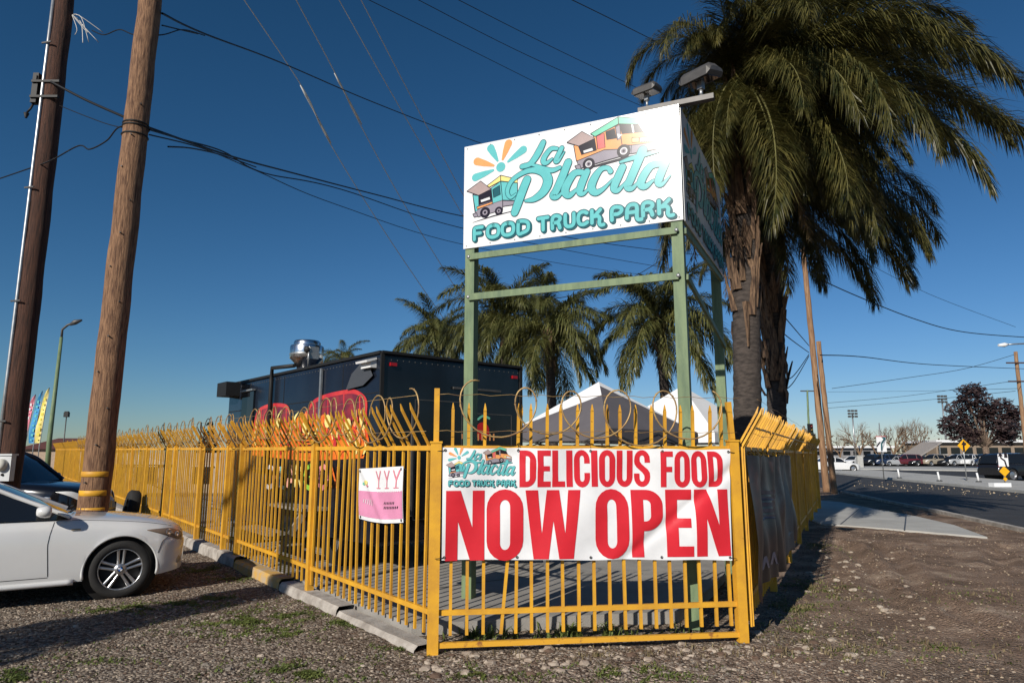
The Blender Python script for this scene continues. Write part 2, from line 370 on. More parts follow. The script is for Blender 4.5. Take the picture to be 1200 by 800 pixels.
# concrete crossover at the end of the fence
apr = [G(*c, 0.03) for c in ((930, 600), (962, 613), (1040, 619), (1157, 629), (1118, 615), (1075, 605), (1030, 597), (985, 588), (940, 585))]
sheet('apron', apr, 0.035, M_CONC2, 0.06)
aj = MB()
for (c, d) in (((1010, 593), (985, 614)), ((1062, 602), (1060, 620.5))):
    a_, b_ = G(*c, .037), G(*d, .037); aj.beam(a_, b_, .03, .004)
tag(aj.build('apron_joint', M_DSTEEL), kind='structure')
# yard slab, cast in bays with joints between them
yard = [LF + LD * 0.55 - LOUT * 0.10 + Vector((0.0, 0.05, 0)), Vector((0.55, 6.78, 0)), Vector((1.62, 6.98, 0)), Vector((2.35, 8.3, 0)), Vector((5.6, 15.5, 0)), Vector((4.5, 24, 0)), LF + LD * 24 + Vector((6, 1, 0)), LF + LD * 24 - LOUT * 0.10]
sheet('yard_slab', yard, 0.105, M_CONC, 0.13)
jo = MB()
for s0 in (1.9, 4.6, 7.3):
    a = LF + LD * s0 - LOUT * 0.12; b = a - LOUT * (2.6 if s0 < 3 else 5.5)
    jo.beam((a.x, a.y, 0.1075), (b.x, b.y, 0.1075), 0.018, 0.003)
tag(jo.build('slab_joint', M_DSTEEL), kind='structure')
# kerb under the left fence: cast lengths, one painted yellow
kroot = thing('fence_kerb', 'low rough concrete kerb running under the long yellow fence', 'kerb', LF)
s = 0.12; random.seed(3)
while s < 30:
    L = random.uniform(1.4, 2.3); a = LD * s; b = LD * (s + L - 0.012)
    zt = min(.15, 0.048 + 0.022 * s) + random.uniform(-0.008, 0.008); w = 0.2
    k = MB(); n = 9
    def kf(u, v, a=a, b=b, zt=zt, w=w):
        prof = [(-w / 2, -0.03), (-w / 2, zt - 0.012), (-w / 2 + 0.015, zt), (w / 2 - 0.03, zt), (w / 2, zt - 0.03), (w / 2 + 0.015, -0.03)]
        q = prof[min(5, int(round(v * 5)))]; p = a.lerp(b, u)
        return p + LOUT * (q[0] + 0.008 * noise.noise(p * 3 + Vector((0, 0, v * 3)))) + Vector((0, 0, q[1] + 0.008 * noise.noise(p * 5)))
    k.grid(kf, n, 5, 0, False)
    k.build('kerb_stone', M_KERBY if 2.3 < s < 4.2 else M_KERB, kroot)
    s += L

# ------------------------------------------------------------------ stuff on the ground
def scatter(n, xr, yr, ok, size, seed, zf=gz, flat_=0.6, mats=3, pw=2.0, big=.011):
    rnd = random.Random(seed); m = MB(); c = 0
    base = [Vector(p) for p in ((1, 0, 0), (0, 1, 0), (-1, 0, 0), (0, -1, 0), (0, 0, 1))]
    for _ in range(n):
        x = rnd.uniform(*xr); y = yr[0] + (yr[1] - yr[0]) * rnd.random() ** 1.5
        if not ok(x, y, rnd): continue
        r = lerp(size[0], size[1], rnd.random() ** pw); a = rnd.uniform(0, 6.28); ca, sa = math.cos(a), math.sin(a)
        vs = []
        for b in base:
            q = Vector((b.x * r * rnd.uniform(.7, 1.2), b.y * r * rnd.uniform(.6, 1.1), b.z * r * flat_ * rnd.uniform(.7, 1.2)))
            vs.append(Vector((x + q.x * ca - q.y * sa, y + q.x * sa + q.y * ca, zf(x, y) + q.z - 0.002)))
        t = rnd.random()
        if r > big:                                              # larger ones get a worn, many-sided top
            vs = []
            for (k0, rr, zz) in ((0, 1.0, 0.0), (.5, .95, .45), (.2, .55, .85)):
                for k in range(6): b = 1.0472 * (k + k0); q = r * rr * rnd.uniform(.75, 1.15); vs.append(Vector((x + math.cos(b + a) * q, y + math.sin(b + a) * q * .8, zf(x, y) - .003 + r * flat_ * zz * rnd.uniform(.8, 1.15))))
            fs = [(i_ * 6 + k, i_ * 6 + (k + 1) % 6, i_ * 6 + 6 + (k + 1) % 6, i_ * 6 + 6 + k) for i_ in range(2) for k in range(6)] + [tuple(range(12, 18))]
            m.add(vs, fs, 0 if t < .5 else (1 if t < .78 else 2)); continue
        m.add(vs, [(0, 1, 4), (1, 2, 4), (2, 3, 4), (3, 0, 4)], 0 if t < .5 else (1 if t < .78 else 2))
    return m
def side(p, a, d): return d.x * (p.y - a.y) - d.y * (p.x - a.x)
def in_yard(x, y):
    p = Vector((x, y, 0))
    return (p - LF).dot(LOUT) < 0.13 and (p - RF).dot(ROUT) < 0.05 and (p - LF).dot(FOUT) < -0.02
def gravel_ok(x, y, rnd):
    if in_yard(x, y) or y < 4: return False
    if x > 1.5 and rnd.random() < min(0.93, (x - 1.5) * 0.45): return False
    n3 = noise.noise(Vector((x * .9, y * .9, 3)))
    return rnd.random() > 0.5 * max(0, n3 * 2)
tag(scatter(95000, (-7.2, 5.5), (4.3, 14), gravel_ok, (0.006, 0.016), 11, flat_=.85).build('gravel', M_PEB), 'loose grey and brown gravel over the dirt', 'gravel', kind='stuff')
def stone_ok(x, y, rnd):
    p = Vector((x, y, 0)); f = (p - LF).dot(FOUT); u = (p - LF).dot(FD)
    a = -0.55 < f < 0.75 and -0.15 < u < 3.2 and rnd.random() < math.exp(-abs(f - 0.18) * 3.0)
    r = (p - RF).dot(ROUT); b = 0.25 < r < 1.6 and 0 < (p - RF).dot(RD) < 9 and rnd.random() < 0.16
    return a or b
tag(scatter(5200, (-1.2, 7), (5.0, 15), stone_ok, (0.014, 0.060), 5, pw=2.3).build('stones', [M_STONE, M_STONE, M_PEB[1]]), 'pale broken stones strewn along the fence foot', 'stones', kind='stuff')
tag(scatter(600, (-6.5, 3.5), (4.4, 13), gravel_ok, (0.016, 0.034), 19, flat_=.7).build('larger_stones', [M_PEB[0], M_STONE, M_PEB[1]]), 'larger stones lying among the gravel', 'stones', kind='stuff')
def clod_ok(x, y, rnd): return not in_yard(x, y) and (Vector((x, y, 0)) - RF).dot(ROUT) > .05 and x > 1.6 and noise.noise(Vector((x * 1.1, y * 1.1, 7))) > -.25 + .3 * rnd.random()
M_CLOD = [mat('clod_%s' % n, c, rough=.95, scale=10, var=.15) for n, c in (('brown', (.21, .142, .10)), ('dark', (.085, .057, .04)), ('straw', (.46, .36, .25)))]
tag(scatter(42000, (1.6, 11), (4.4, 17), clod_ok, (0.004, 0.017), 17, flat_=.8, pw=2.4).build('loose_soil', M_CLOD), 'crumbs of soil, straw and grit over the brown verge', 'soil', kind='stuff')
def blades(n, spots, hgt, seed, width=0.006, zf=gz, lean=0.5, bad=None):
    rnd = random.Random(seed); m = MB(); W = sum(s[3] for s in spots)
    for _ in range(n):
        t = rnd.uniform(0, W)
        for s_ in spots:
            t -= s_[3]
            if t <= 0: break
        a = rnd.uniform(0, 6.28); r = abs(rnd.gauss(0, .5))
        x = s_[0] + math.cos(a) * r * s_[2][0]; y = s_[1] + math.sin(a) * r * s_[2][1]
        if bad and bad(x, y): continue
        if noise.noise(Vector((x * 5, y * 5, 9))) + .6 * noise.noise(Vector((x * 17, y * 17, 2))) < rnd.uniform(-.1, .3): continue
        h = rnd.uniform(*hgt); b = rnd.uniform(0, 6.28); d = Vector((math.cos(b), math.sin(b), 0)); sd = Vector((-d.y, d.x, 0)) * width * rnd.uniform(.7, 1.5)
        o = Vector((x, y, zf(x, y) - 0.004)); mid = o + d * h * lean * .35 + Vector((0, 0, h * .6)); tip = o + d * h * lean * rnd.uniform(.8, 1.6) + Vector((0, 0, h * rnd.uniform(.6, 1)))
        m.add([o - sd, o + sd, mid + sd * .8, mid - sd * .8, tip], [(0, 1, 2, 3), (3, 2, 4)], 0, True)
    return m
def spots(px): return [(G(x, y).x, G(x, y).y, (rx * 1.6, ry * 1.7), w) for (x, y, rx, ry, w) in px]
left_grass = spots([(290, 728, .62, .5, 5), (330, 742, .35, .2, 1.4), (350, 788, .5, .25, 3), (250, 700, .25, .15, .8), (215, 708, .5, .18, 2), (160, 712, .4, .15, 1.2), (240, 668, .4, .35, 2.5), (275, 678, .3, .2, 1), (345, 720, .25, .2, 1),
    (360, 700, .2, .2, .8), (20, 792, .3, .2, 1), (130, 716, .35, .12, 1), (400, 730, .25, .2, .6), (430, 720, .3, .2, .5), (560, 790, .4, .15, .9), (740, 790, .5, .2, 1.3), (470, 760, .3, .2, .4), (110, 770, .5, .2, .5)])
tag(blades(34000, left_grass, (0.008, 0.030), 21, 0.0065, lean=1.0, bad=in_yard).build('weeds', M_GRASS), 'low green weeds in patches on the gravel', 'weeds', kind='stuff')
right_grass = spots([(955, 690, .5, .7, 2), (930, 712, .3, .3, 1.5), (925, 738, .5, .3, .8), (985, 760, .8, .4, .6), (840, 742, .2, .1, .6), (1150, 700, .8, .6, .5), (960, 640, .4, .8, 1), (1100, 760, .9, .4, .5)])
tag(blades(9000, right_grass, (0.008, 0.032), 22, 0.006, lean=1.0, bad=in_yard).build('verge_grass', M_GRASS), 'thin green grass on the dirt beside the tarp', 'grass', kind='stuff')
tag(blades(7000, right_grass + spots([(1000, 615, 2.2, .25, 1), (1110, 620, 2, .3, 1), (690, 770, 1.8, .3, 1.5), (950, 760, 1.4, .6, 2)]), (0.02, 0.06), 27, 0.004, bad=in_yard).build('dry_grass', M_GRASSD), 'dry straw coloured grass scattered over the dirt', 'grass', kind='stuff')
def frow(u, f): q = LF + FD * u + FOUT * f; return (q.x, q.y)
fr = [(*frow(u, -0.42), (.35, .16), w) for u, w in ((.35, .8), (.75, .6), (1.05, 1.5), (1.35, 2.2), (1.6, 1.2), (2.3, .5))]
tag(blades(1500, fr, (0.03, 0.13), 23, 0.008, zf=lambda x, y: 0.0, lean=.8).build('fence_weeds', M_GRASS), 'taller green weeds between the fence foot and slab', 'weeds', kind='stuff')
rnd = random.Random(4); lv = MB()
for _ in range(170):
    x = rnd.uniform(1000, 1195); y = 561 + rnd.random() * 6 + (x - 1000) * 0.06 + abs(rnd.gauss(0, 3))
    p = G(x, y, 0.02); r = rnd.uniform(.02, .05); a = rnd.uniform(0, 6.28)
    d = Vector((math.cos(a), math.sin(a), 0)) * r; e = Vector((-d.y, d.x, rnd.uniform(.01, .1))) * .6
    lv.add([p - d, p + e, p + d, p - e * .7 + Vector((0, 0, .02))], [(0, 1, 2, 3)])
tag(lv.build('fallen_leaves', mat('dry_leaf', (0.42, 0.33, 0.22), rough=.9)), 'dry pale leaves blown along the road by the median', 'leaves', kind='stuff')

# ------------------------------------------------------------------ yellow steel fences
def bar_mesh(name, out, zb=0.14, rail=1.66, w=0.0225):
    m = MB(); h = w / 2
    lv = [(0, zb, h), (0, rail + 0.03, h), (out * 0.175, 1.985, h), (out * 0.195, 2.045, 0.003)]
    vs = []
    for (y, z, r) in lv: vs += [(-r, y - r, z), (r, y - r, z), (r, y + r, z), (-r, y + r, z)]
    fs = [(3, 2, 1, 0), (12, 13, 14, 15)]
    for i in range(3):
        for k in range(4): fs.append((i * 4 + k, i * 4 + (k + 1) % 4, i * 4 + 4 + (k + 1) % 4, i * 4 + 4 + k))
    m.add(vs, fs)
    me = bpy.data.meshes.new(name); me.from_pydata([tuple(p) for p in m.v], [], m.f); me.materials.append(M_YEL); me.update()
    return me
BAR = {1: bar_mesh('bar', 1, w=.021), -1: bar_mesh('bar', -1), 0: bar_mesh('bar', -.12, w=.025)}
def coil(mb, x0, x1, out, zc, rad, pitch, seed, slope=0.0, r=0.0075, step=26):
    """flat-wrap razor wire: overlapping loops standing in the plane of the fence"""
    rnd = random.Random(seed); n = int((x1 - x0) / pitch); pts = []; ph = rnd.random() * 6
    for i in range(n * step + 1):
        t = i / step; a = ph + 2 * math.pi * t; rr = rad * (1 + .13 * math.sin(t * 1.7 + seed) + .06 * math.sin(t * 4.1)); x = x0 + rad + pitch * t
        pts.append(Vector((x + rr * .92 * math.cos(a), out * .10 + .035 * math.sin(a * .5 + seed), zc + slope * x + .03 * math.sin(t * .9 + seed) + rr * math.sin(a))))
    mb.tube(pts, r, 5)
    for i in range(2, len(pts) - 2, 5):                      # barbs
        d = (pts[i + 1] - pts[i - 1]).normalized(); q = pts[i]; e = d.cross(Vector((0, 1, 0))).normalized(); e = e if e.length > .1 else Vector((0, 0, 1))
        mb.add([q - d * .026 + e * .003, q + e * .011, q + d * .026 + e * .003, q - e * .011], [(0, 1, 2, 3)])
def fence(label, A, D, L, out, posts, coil_spans, slope=0.0, near=300, extra=None, skip=None, rails=(1.66, 0.32), bottom=False, endw=0.055, zb=0.0, gap=.15):
    root = thing('steel_fence', label, 'fence', A, math.atan2(D.y, D.x), None)
    n = int(L / gap); far = MB(); cnt = 0; rnd = random.Random(len(label))
    for i in range(n):
        x = 0.075 + (i + 0.5) * (L - 0.1) / n
        if skip and skip(x): continue
        if any(abs(x - p) < 0.045 for p in posts): continue
        if cnt < near:
            o = link('bar', BAR[0 if bottom else out], root); o.location = (x, 0, slope * x)
            o.rotation_euler = (rnd.gauss(0, .005), rnd.gauss(0, .006) + (.09 if bottom and i == 3 else 0), 0); cnt += 1
        else:
            far.beam((x, 0, .14 + slope * x), (x, 0, 1.69 + slope * x), .024, .024, up=(0, 1, 0)); far.beam((x, 0, 1.69 + slope * x), (x, out * .185, 2.02 + slope * x), .024, .024, up=(0, 1, 0))
    if far.v: tag(far.build('bars', M_YEL, root), kind='stuff')
    edges = [0] + sorted(posts) + [L] if 0 not in posts else sorted(posts) + ([L] if posts[-1] < L - .1 else [])
    for a, b in zip(edges, edges[1:]):
        if b - a < .3: continue
        for z in rails:
            m = MB(); m.beam((a + .03, 0, z + slope * a), (b - .03, 0, z + slope * b), .034, .042); m.build('rail', M_YEL, root)
        if bottom:
            m = MB(); m.beam((a + .03, -.012, .07), (b - .03, -.012, .07), .04, .04); m.build('rail', M_YELR, root)
        m = MB(); m.beam((a + .03, out * .115, 1.86 + slope * a), (b - .03, out * .115, 1.86 + slope * b), .014, .02); 
        if A.x > 1: m.build('bent_top_strip', M_YEL, root)
    for k, p in enumerate(posts):
        m = MB(); w = .078 if L > 4 else endw
        m.box((p, 0, (1.74 + zb) / 2 + slope * p), (w, w, 1.74 - zb)); m.box((p, 0, 1.748 + slope * p), (w + .012, w + .012, .016))
        m.beam((p, 0, 1.75 + slope * p), (p, out * .2, 2.07 + slope * p), .04, .04, up=(1, 0, 0))
        m.build('post', M_YEL, root)
    cm = MB()
    for (x0, x1, sd) in coil_spans: coil(cm, x0, x1, out, 1.965, .215, .33 if L > 4 else .42, sd, slope)
    for z in (1.80, 2.10):
        cm.tube([(L * t / 30, out * (.10 if z < 2 else .2), z + slope * L * t / 30 + .008 * math.sin(t * 2.1)) for t in range(31)], .0022, 4)
    if cm.v: cm.build('razor_wire_coil', M_RAZ, root)
    if extra: extra(root)
    return root
fence('long yellow steel fence of bent spear bars receding past the utility poles', LF, LD, 44.0, 1,
      [2.75, 5.68, 6.42, 8.2, 10.4, 11.15, 13.6, 15.8, 18.4, 21.0, 23.6, 26.2, 28.8, 31.4, 34], [(0.1, 30, 3)], slope=0.006, near=190, zb=-.02)
FL = (RF - LF).length
def front_extra(root):
    for x, h, w in ((0.0, 1.70, .092), (FL, 1.72, .085)):
        m = MB(); m.box((x, 0, h / 2 - .01), (w, w, h + .02)); m.box((x, 0, h + .008), (w + .014, w + .014, .016))
        m.beam((x, 0, h), (x + (0 if x == 0 else -.02), 0, 2.17 if x == 0 else 2.08), .045, .045, up=(0, 1, 0)); m.build('post', M_YEL, root)
fr_root = fence('short yellow fence panel holding the red and white open banner', LF, FD, FL, -1, [], [(0.1, FL - .1, 8)], extra=front_extra, bottom=True, gap=.134)
def right_extra(root):
    m = MB(); m.box((16.27, 0, .88), (.16, .16, 1.76)); m.box((16.27, 0, 1.775), (.19, .19, .03)); m.build('post', M_YEL, root)
    # spare bars bunched at the near corner
    for x in (0.02, 0.045):
        o = link('bar', BAR[-1], root); o.location = (x, -.03 - x * .5, -.02)
right_root = fence('yellow steel fence running towards the road, half hidden by a dark tarp', RF + ROUT * .03 + RD * .06, RD, 16.2, -1,
      [2.45, 4.9, 7.35, 9.8, 12.25, 14.7], [(9, 15, 6)], near=140, extra=right_extra)

# ------------------------------------------------------------------ flat print: strokes and filled shapes laid on a panel
class Art:
    """Collects coloured 2-D shapes; each shape gets its own hair-thin layer so that none are coplanar."""
    def __init__(s): s.items = []
    def poly(s, pts, mat_, hole=None): s.items.append(([Vector((p[0], p[1])) for p in pts], mat_, hole)); return s
    def stroke(s, pts, w, mat_, cap=True, smooth=0):
        pts = [Vector((p[0], p[1])) for p in pts]; ws = list(w) if isinstance(w, (list, tuple)) else [w] * len(pts)
        if smooth:
            q = catmull([Vector((p.x, p.y, ww)) for p, ww in zip(pts, ws)], smooth); pts = [Vector((a.x, a.y)) for a in q]; ws = [max(a.z, 1e-4) for a in q]
        s.items.append((('S', pts, ws, cap), mat_, None)); return s
    def disc(s, c, r, mat_, n=20): return s.poly([(c[0] + r * math.cos(6.2832 * k / n), c[1] + r * math.sin(6.2832 * k / n)) for k in range(n)], mat_)
    def outlined(s, pts, mat_, lw, ink):
        s.poly(pts, mat_); s.stroke(list(pts) + [pts[0]], lw, ink, cap=False); return s
    def mapped(s, fn):
        a = Art()
        for sh, m, h in s.items:
            if isinstance(sh, tuple):
                pts = [fn(p) for p in sh[1]]; k = (fn(sh[1][0] + Vector((.01, 0))) - fn(sh[1][0])).length / .01
                a.items.append((('S', pts, [w * k for w in sh[2]], sh[3]), m, None))
            else: a.items.append(([fn(p) for p in sh], m, [[fn(p) for p in q] for q in h] if h else None))
        return a
    def mesh(s, to3d, base=0.0015, step=0.00005, cuts=None):
        m = MB(); mats = []
        for li, (sh, mt, hole) in enumerate(s.items):
            if mt not in mats: mats.append(mt)
            mi = mats.index(mt); z = base + step * li
            if isinstance(sh, tuple):
                _, pts, ws, cap = sh; vs = []; fs = []; n = len(pts)
                for i, p in enumerate(pts):
                    d = pts[min(i + 1, n - 1)] - pts[max(i - 1, 0)]
                    d = d.normalized() if d.length > 1e-9 else Vector((1, 0)); q = Vector((-d.y, d.x)) * ws[i] / 2
                    vs += [p + q, p - q]
                for i in range(n - 1): fs.append((2 * i, 2 * i + 1, 2 * i + 3, 2 * i + 2))
                if cap:
                    for i, sg in ((0, -1), (n - 1, 1)):
                        d = pts[1] - pts[0] if i == 0 else pts[-1] - pts[-2]
                        a0 = math.atan2(d.y, d.x); k0 = len(vs); idx = []
                        for k in range(1, 6):
                            t = a0 + (math.pi / 2 - math.pi * k / 6 if sg > 0 else math.pi / 2 + math.pi * k / 6)
                            vs.append(pts[i] + Vector((math.cos(t), math.sin(t))) * ws[i] / 2); idx.append(k0 + k - 1)
                        fs.append(tuple([2 * i] + idx + [2 * i + 1])) if sg > 0 else fs.append(tuple([2 * i] + idx + [2 * i + 1])[::1])
            else:
                loops = [sh] + (hole or []); vs = [p for l in loops for p in l]
                fs = [tuple(t) for t in geometry.tessellate_polygon([[Vector((p.x, p.y, 0)) for p in l] for l in loops])]
            if cuts:
                bm = bmesh.new(); bv = [bm.verts.new((p.x, p.y, 0)) for p in vs]
                for f in fs:
                    try: bm.faces.new([bv[i] for i in f])
                    except ValueError: pass
                lo = (min(p.x for p in vs), min(p.y for p in vs)); hi = (max(p.x for p in vs), max(p.y for p in vs))
                for ax in (0, 1):
                    c = math.ceil(lo[ax] / cuts) * cuts
                    while c < hi[ax]:
                        no = Vector((1, 0, 0)) if ax == 0 else Vector((0, 1, 0))
                        bmesh.ops.bisect_plane(bm, geom=bm.verts[:] + bm.edges[:] + bm.faces[:], plane_co=no * c, plane_no=no); c += cuts
                bm.verts.index_update(); vs = [v.co.to_2d() for v in bm.verts]; fs = [tuple(v.index for v in f.verts) for f in bm.faces]; bm.free()
            out = []
            for f in fs:                                         # wind every face the same way
                a = sum(vs[f[i]].x * vs[f[(i + 1) % len(f)]].y - vs[f[(i + 1) % len(f)]].x * vs[f[i]].y for i in range(len(f)))
                out.append(f if a > 0 else f[::-1])
            m.add([to3d(p.x, p.y, z) for p in vs], out, mi, bool(cuts))
        return m, mats

# heavy condensed capitals as outlines
def arc(cx, cy, rx, ry, a0, a1, n=10): return [(cx + rx * math.cos(R(a0 + (a1 - a0) * k / n)), cy + ry * math.sin(R(a0 + (a1 - a0) * k / n))) for k in range(n + 1)]
def glyph(ch):
    t, h = 0.185, 0.155
    if ch == 'I': return .20, [(0, 0), (.20, 0), (.20, 1), (0, 1)], None
    if ch == 'L': return .40, [(0, 0), (.40, 0), (.40, h), (t, h), (t, 1), (0, 1)], None
    if ch == 'F': return .40, [(0, 0), (t, 0), (t, .42), (.37, .42), (.37, .57), (t, .57), (t, 1 - h), (.40, 1 - h), (.40, 1), (0, 1)], None
    if ch == 'E': return .41, [(0, 0), (.41, 0), (.41, h), (t, h), (t, .43), (.38, .43), (.38, .57), (t, .57), (t, 1 - h), (.41, 1 - h), (.41, 1), (0, 1)], None
    if ch == 'N': return .545, [(0, 0), (.17, 0), (.17, .56), (.345, 0), (.545, 0), (.545, 1), (.375, 1), (.375, .46), (.205, 1), (0, 1)], None
    if ch == 'W': return .80, [(0, 1), (.115, 0), (.325, 0), (.40, .55), (.475, 0), (.685, 0), (.80, 1), (.62, 1), (.565, .36), (.49, 1), (.31, 1), (.235, .36), (.18, 1)], None
    if ch == 'O': return .52, arc(.26, .27, .26, .285, 180, 360) + arc(.26, .73, .26, .285, 0, 180), [arc(.26, .24, .072, .10, 180, 360) + arc(.26, .76, .072, .10, 0, 180)]
    if ch == 'D': return .50, [(0, 0)] + arc(.20, .28, .30, .28, -90, 0) + arc(.20, .72, .30, .28, 0, 90) + [(0, 1)], [[(t, h)] + arc(.22, .25, .09, .095, -90, 0) + arc(.22, .75, .09, .095, 0, 90) + [(t, 1 - h)]]
    if ch == 'P': return .49, [(0, 0), (t, 0), (t, .385)] + arc(.22, .62, .27, .235, -90, 0) + arc(.22, .76, .27, .24, 0, 90) + [(0, 1)], [[(t, .53)] + arc(.215, .61, .085, .08, -90, 0) + arc(.215, .77, .085, .08, 0, 90) + [(t, .85)]]
    if ch == 'U': return .51, [(.51, 1), (.325, 1)] + arc(.255, .24, .07, .095, 0, -180) + [(.185, 1), (0, 1)] + arc(.255, .27, .255, .285, 180, 360), None
    if ch == 'C': return .50, [(.5, .38), (.325, .38)] + arc(.255, .24, .07, .10, 0, -180) + arc(.255, .76, .07, .10, 180, 0) + [(.325, .64), (.5, .64)] + arc(.25, .73, .25, .285, 0, 180) + arc(.25, .27, .25, .285, 180, 360), None
    if ch == 'S':
        up = arc(.25, .74, .25, .275, 0, 180, 9); lo = arc(.25, .26, .25, .275, 180, 360, 9)
        return .50, [(.5, .66), (.33, .66)] + arc(.25, .77, .075, .095, 0, 180, 7) + [(.18, .70), (.24, .62), (.43, .47), (.49, .38), (.5, .27)] + [(p[0], p[1]) for p in arc(.25, .26, .25, .275, 0, -180, 9)] + [(0, .36), (.17, .36)] + arc(.25, .23, .075, .095, 180, 360, 7) + [(.32, .30), (.26, .385), (.08, .53), (.015, .62), (0, .70)] + up[::-1][1:-1], None
    return .3, None, None
def block_text(art, txt, x0, x1, y0, y1, mat_, gap=.045, space=.22):
    gl = [glyph(c) for c in txt]; tot = sum((space if txt[i] == ' ' else g_[0] + gap) for i, g_ in enumerate(gl)) - gap
    sx = (x1 - x0) / tot; x = 0; H = y1 - y0
    for c, g_ in zip(txt, gl):
        if c == ' ': x += space; continue
        f = lambda p: Vector((x0 + (x + p[0]) * sx, y0 + p[1] * H))
        art.poly([f(p) for p in g_[1]], mat_, [[f(p) for p in q] for q in g_[2]] if g_[2] else None); x += g_[0] + gap
# rounded caps as strokes in a unit box
RC = {'F': [[(.55, .95), (.22, .95), (.1, .82), (.1, .05)], [(.1, .5), (.45, .5)]], 'O': [[(.35, .97), (.1, .85), (.03, .5), (.1, .15), (.35, .03), (.6, .15), (.67, .5), (.6, .85), (.35, .97)]],
      'D': [[(.1, .95), (.1, .05), (.35, .05), (.6, .2), (.65, .5), (.6, .8), (.35, .95), (.1, .95)]], 'T': [[(.0, .95), (.62, .95)], [(.31, .95), (.31, .05)]],
      'R': [[(.08, .05), (.08, .7), (.16, .92), (.35, .97), (.55, .85), (.57, .65), (.4, .48), (.2, .45)], [(.38, .46), (.5, .3), (.56, .02)]], 'U': [[(.08, .95), (.08, .3), (.18, .08), (.35, .03), (.52, .08), (.62, .3), (.62, .95)]],
      'C': [[(.6, .85), (.4, .97), (.15, .88), (.05, .5), (.15, .12), (.4, .03), (.62, .15)]], 'K': [[(.08, .95), (.08, .05)], [(.6, .95), (.3, .6), (.1, .5)], [(.2, .5), (.45, .5), (.55, .3), (.52, .02), (.6, -.18), (.78, -.18)]],
      'P': [[(.08, .05), (.08, .7), (.16, .92), (.35, .97), (.58, .85), (.6, .62), (.42, .45), (.2, .45)]], 'A': [[(.05, .05), (.08, .65), (.2, .92), (.36, .97), (.54, .9), (.6, .65), (.58, .1), (.64, -.15), (.82, -.17)], [(.08, .42), (.58, .42)]]}

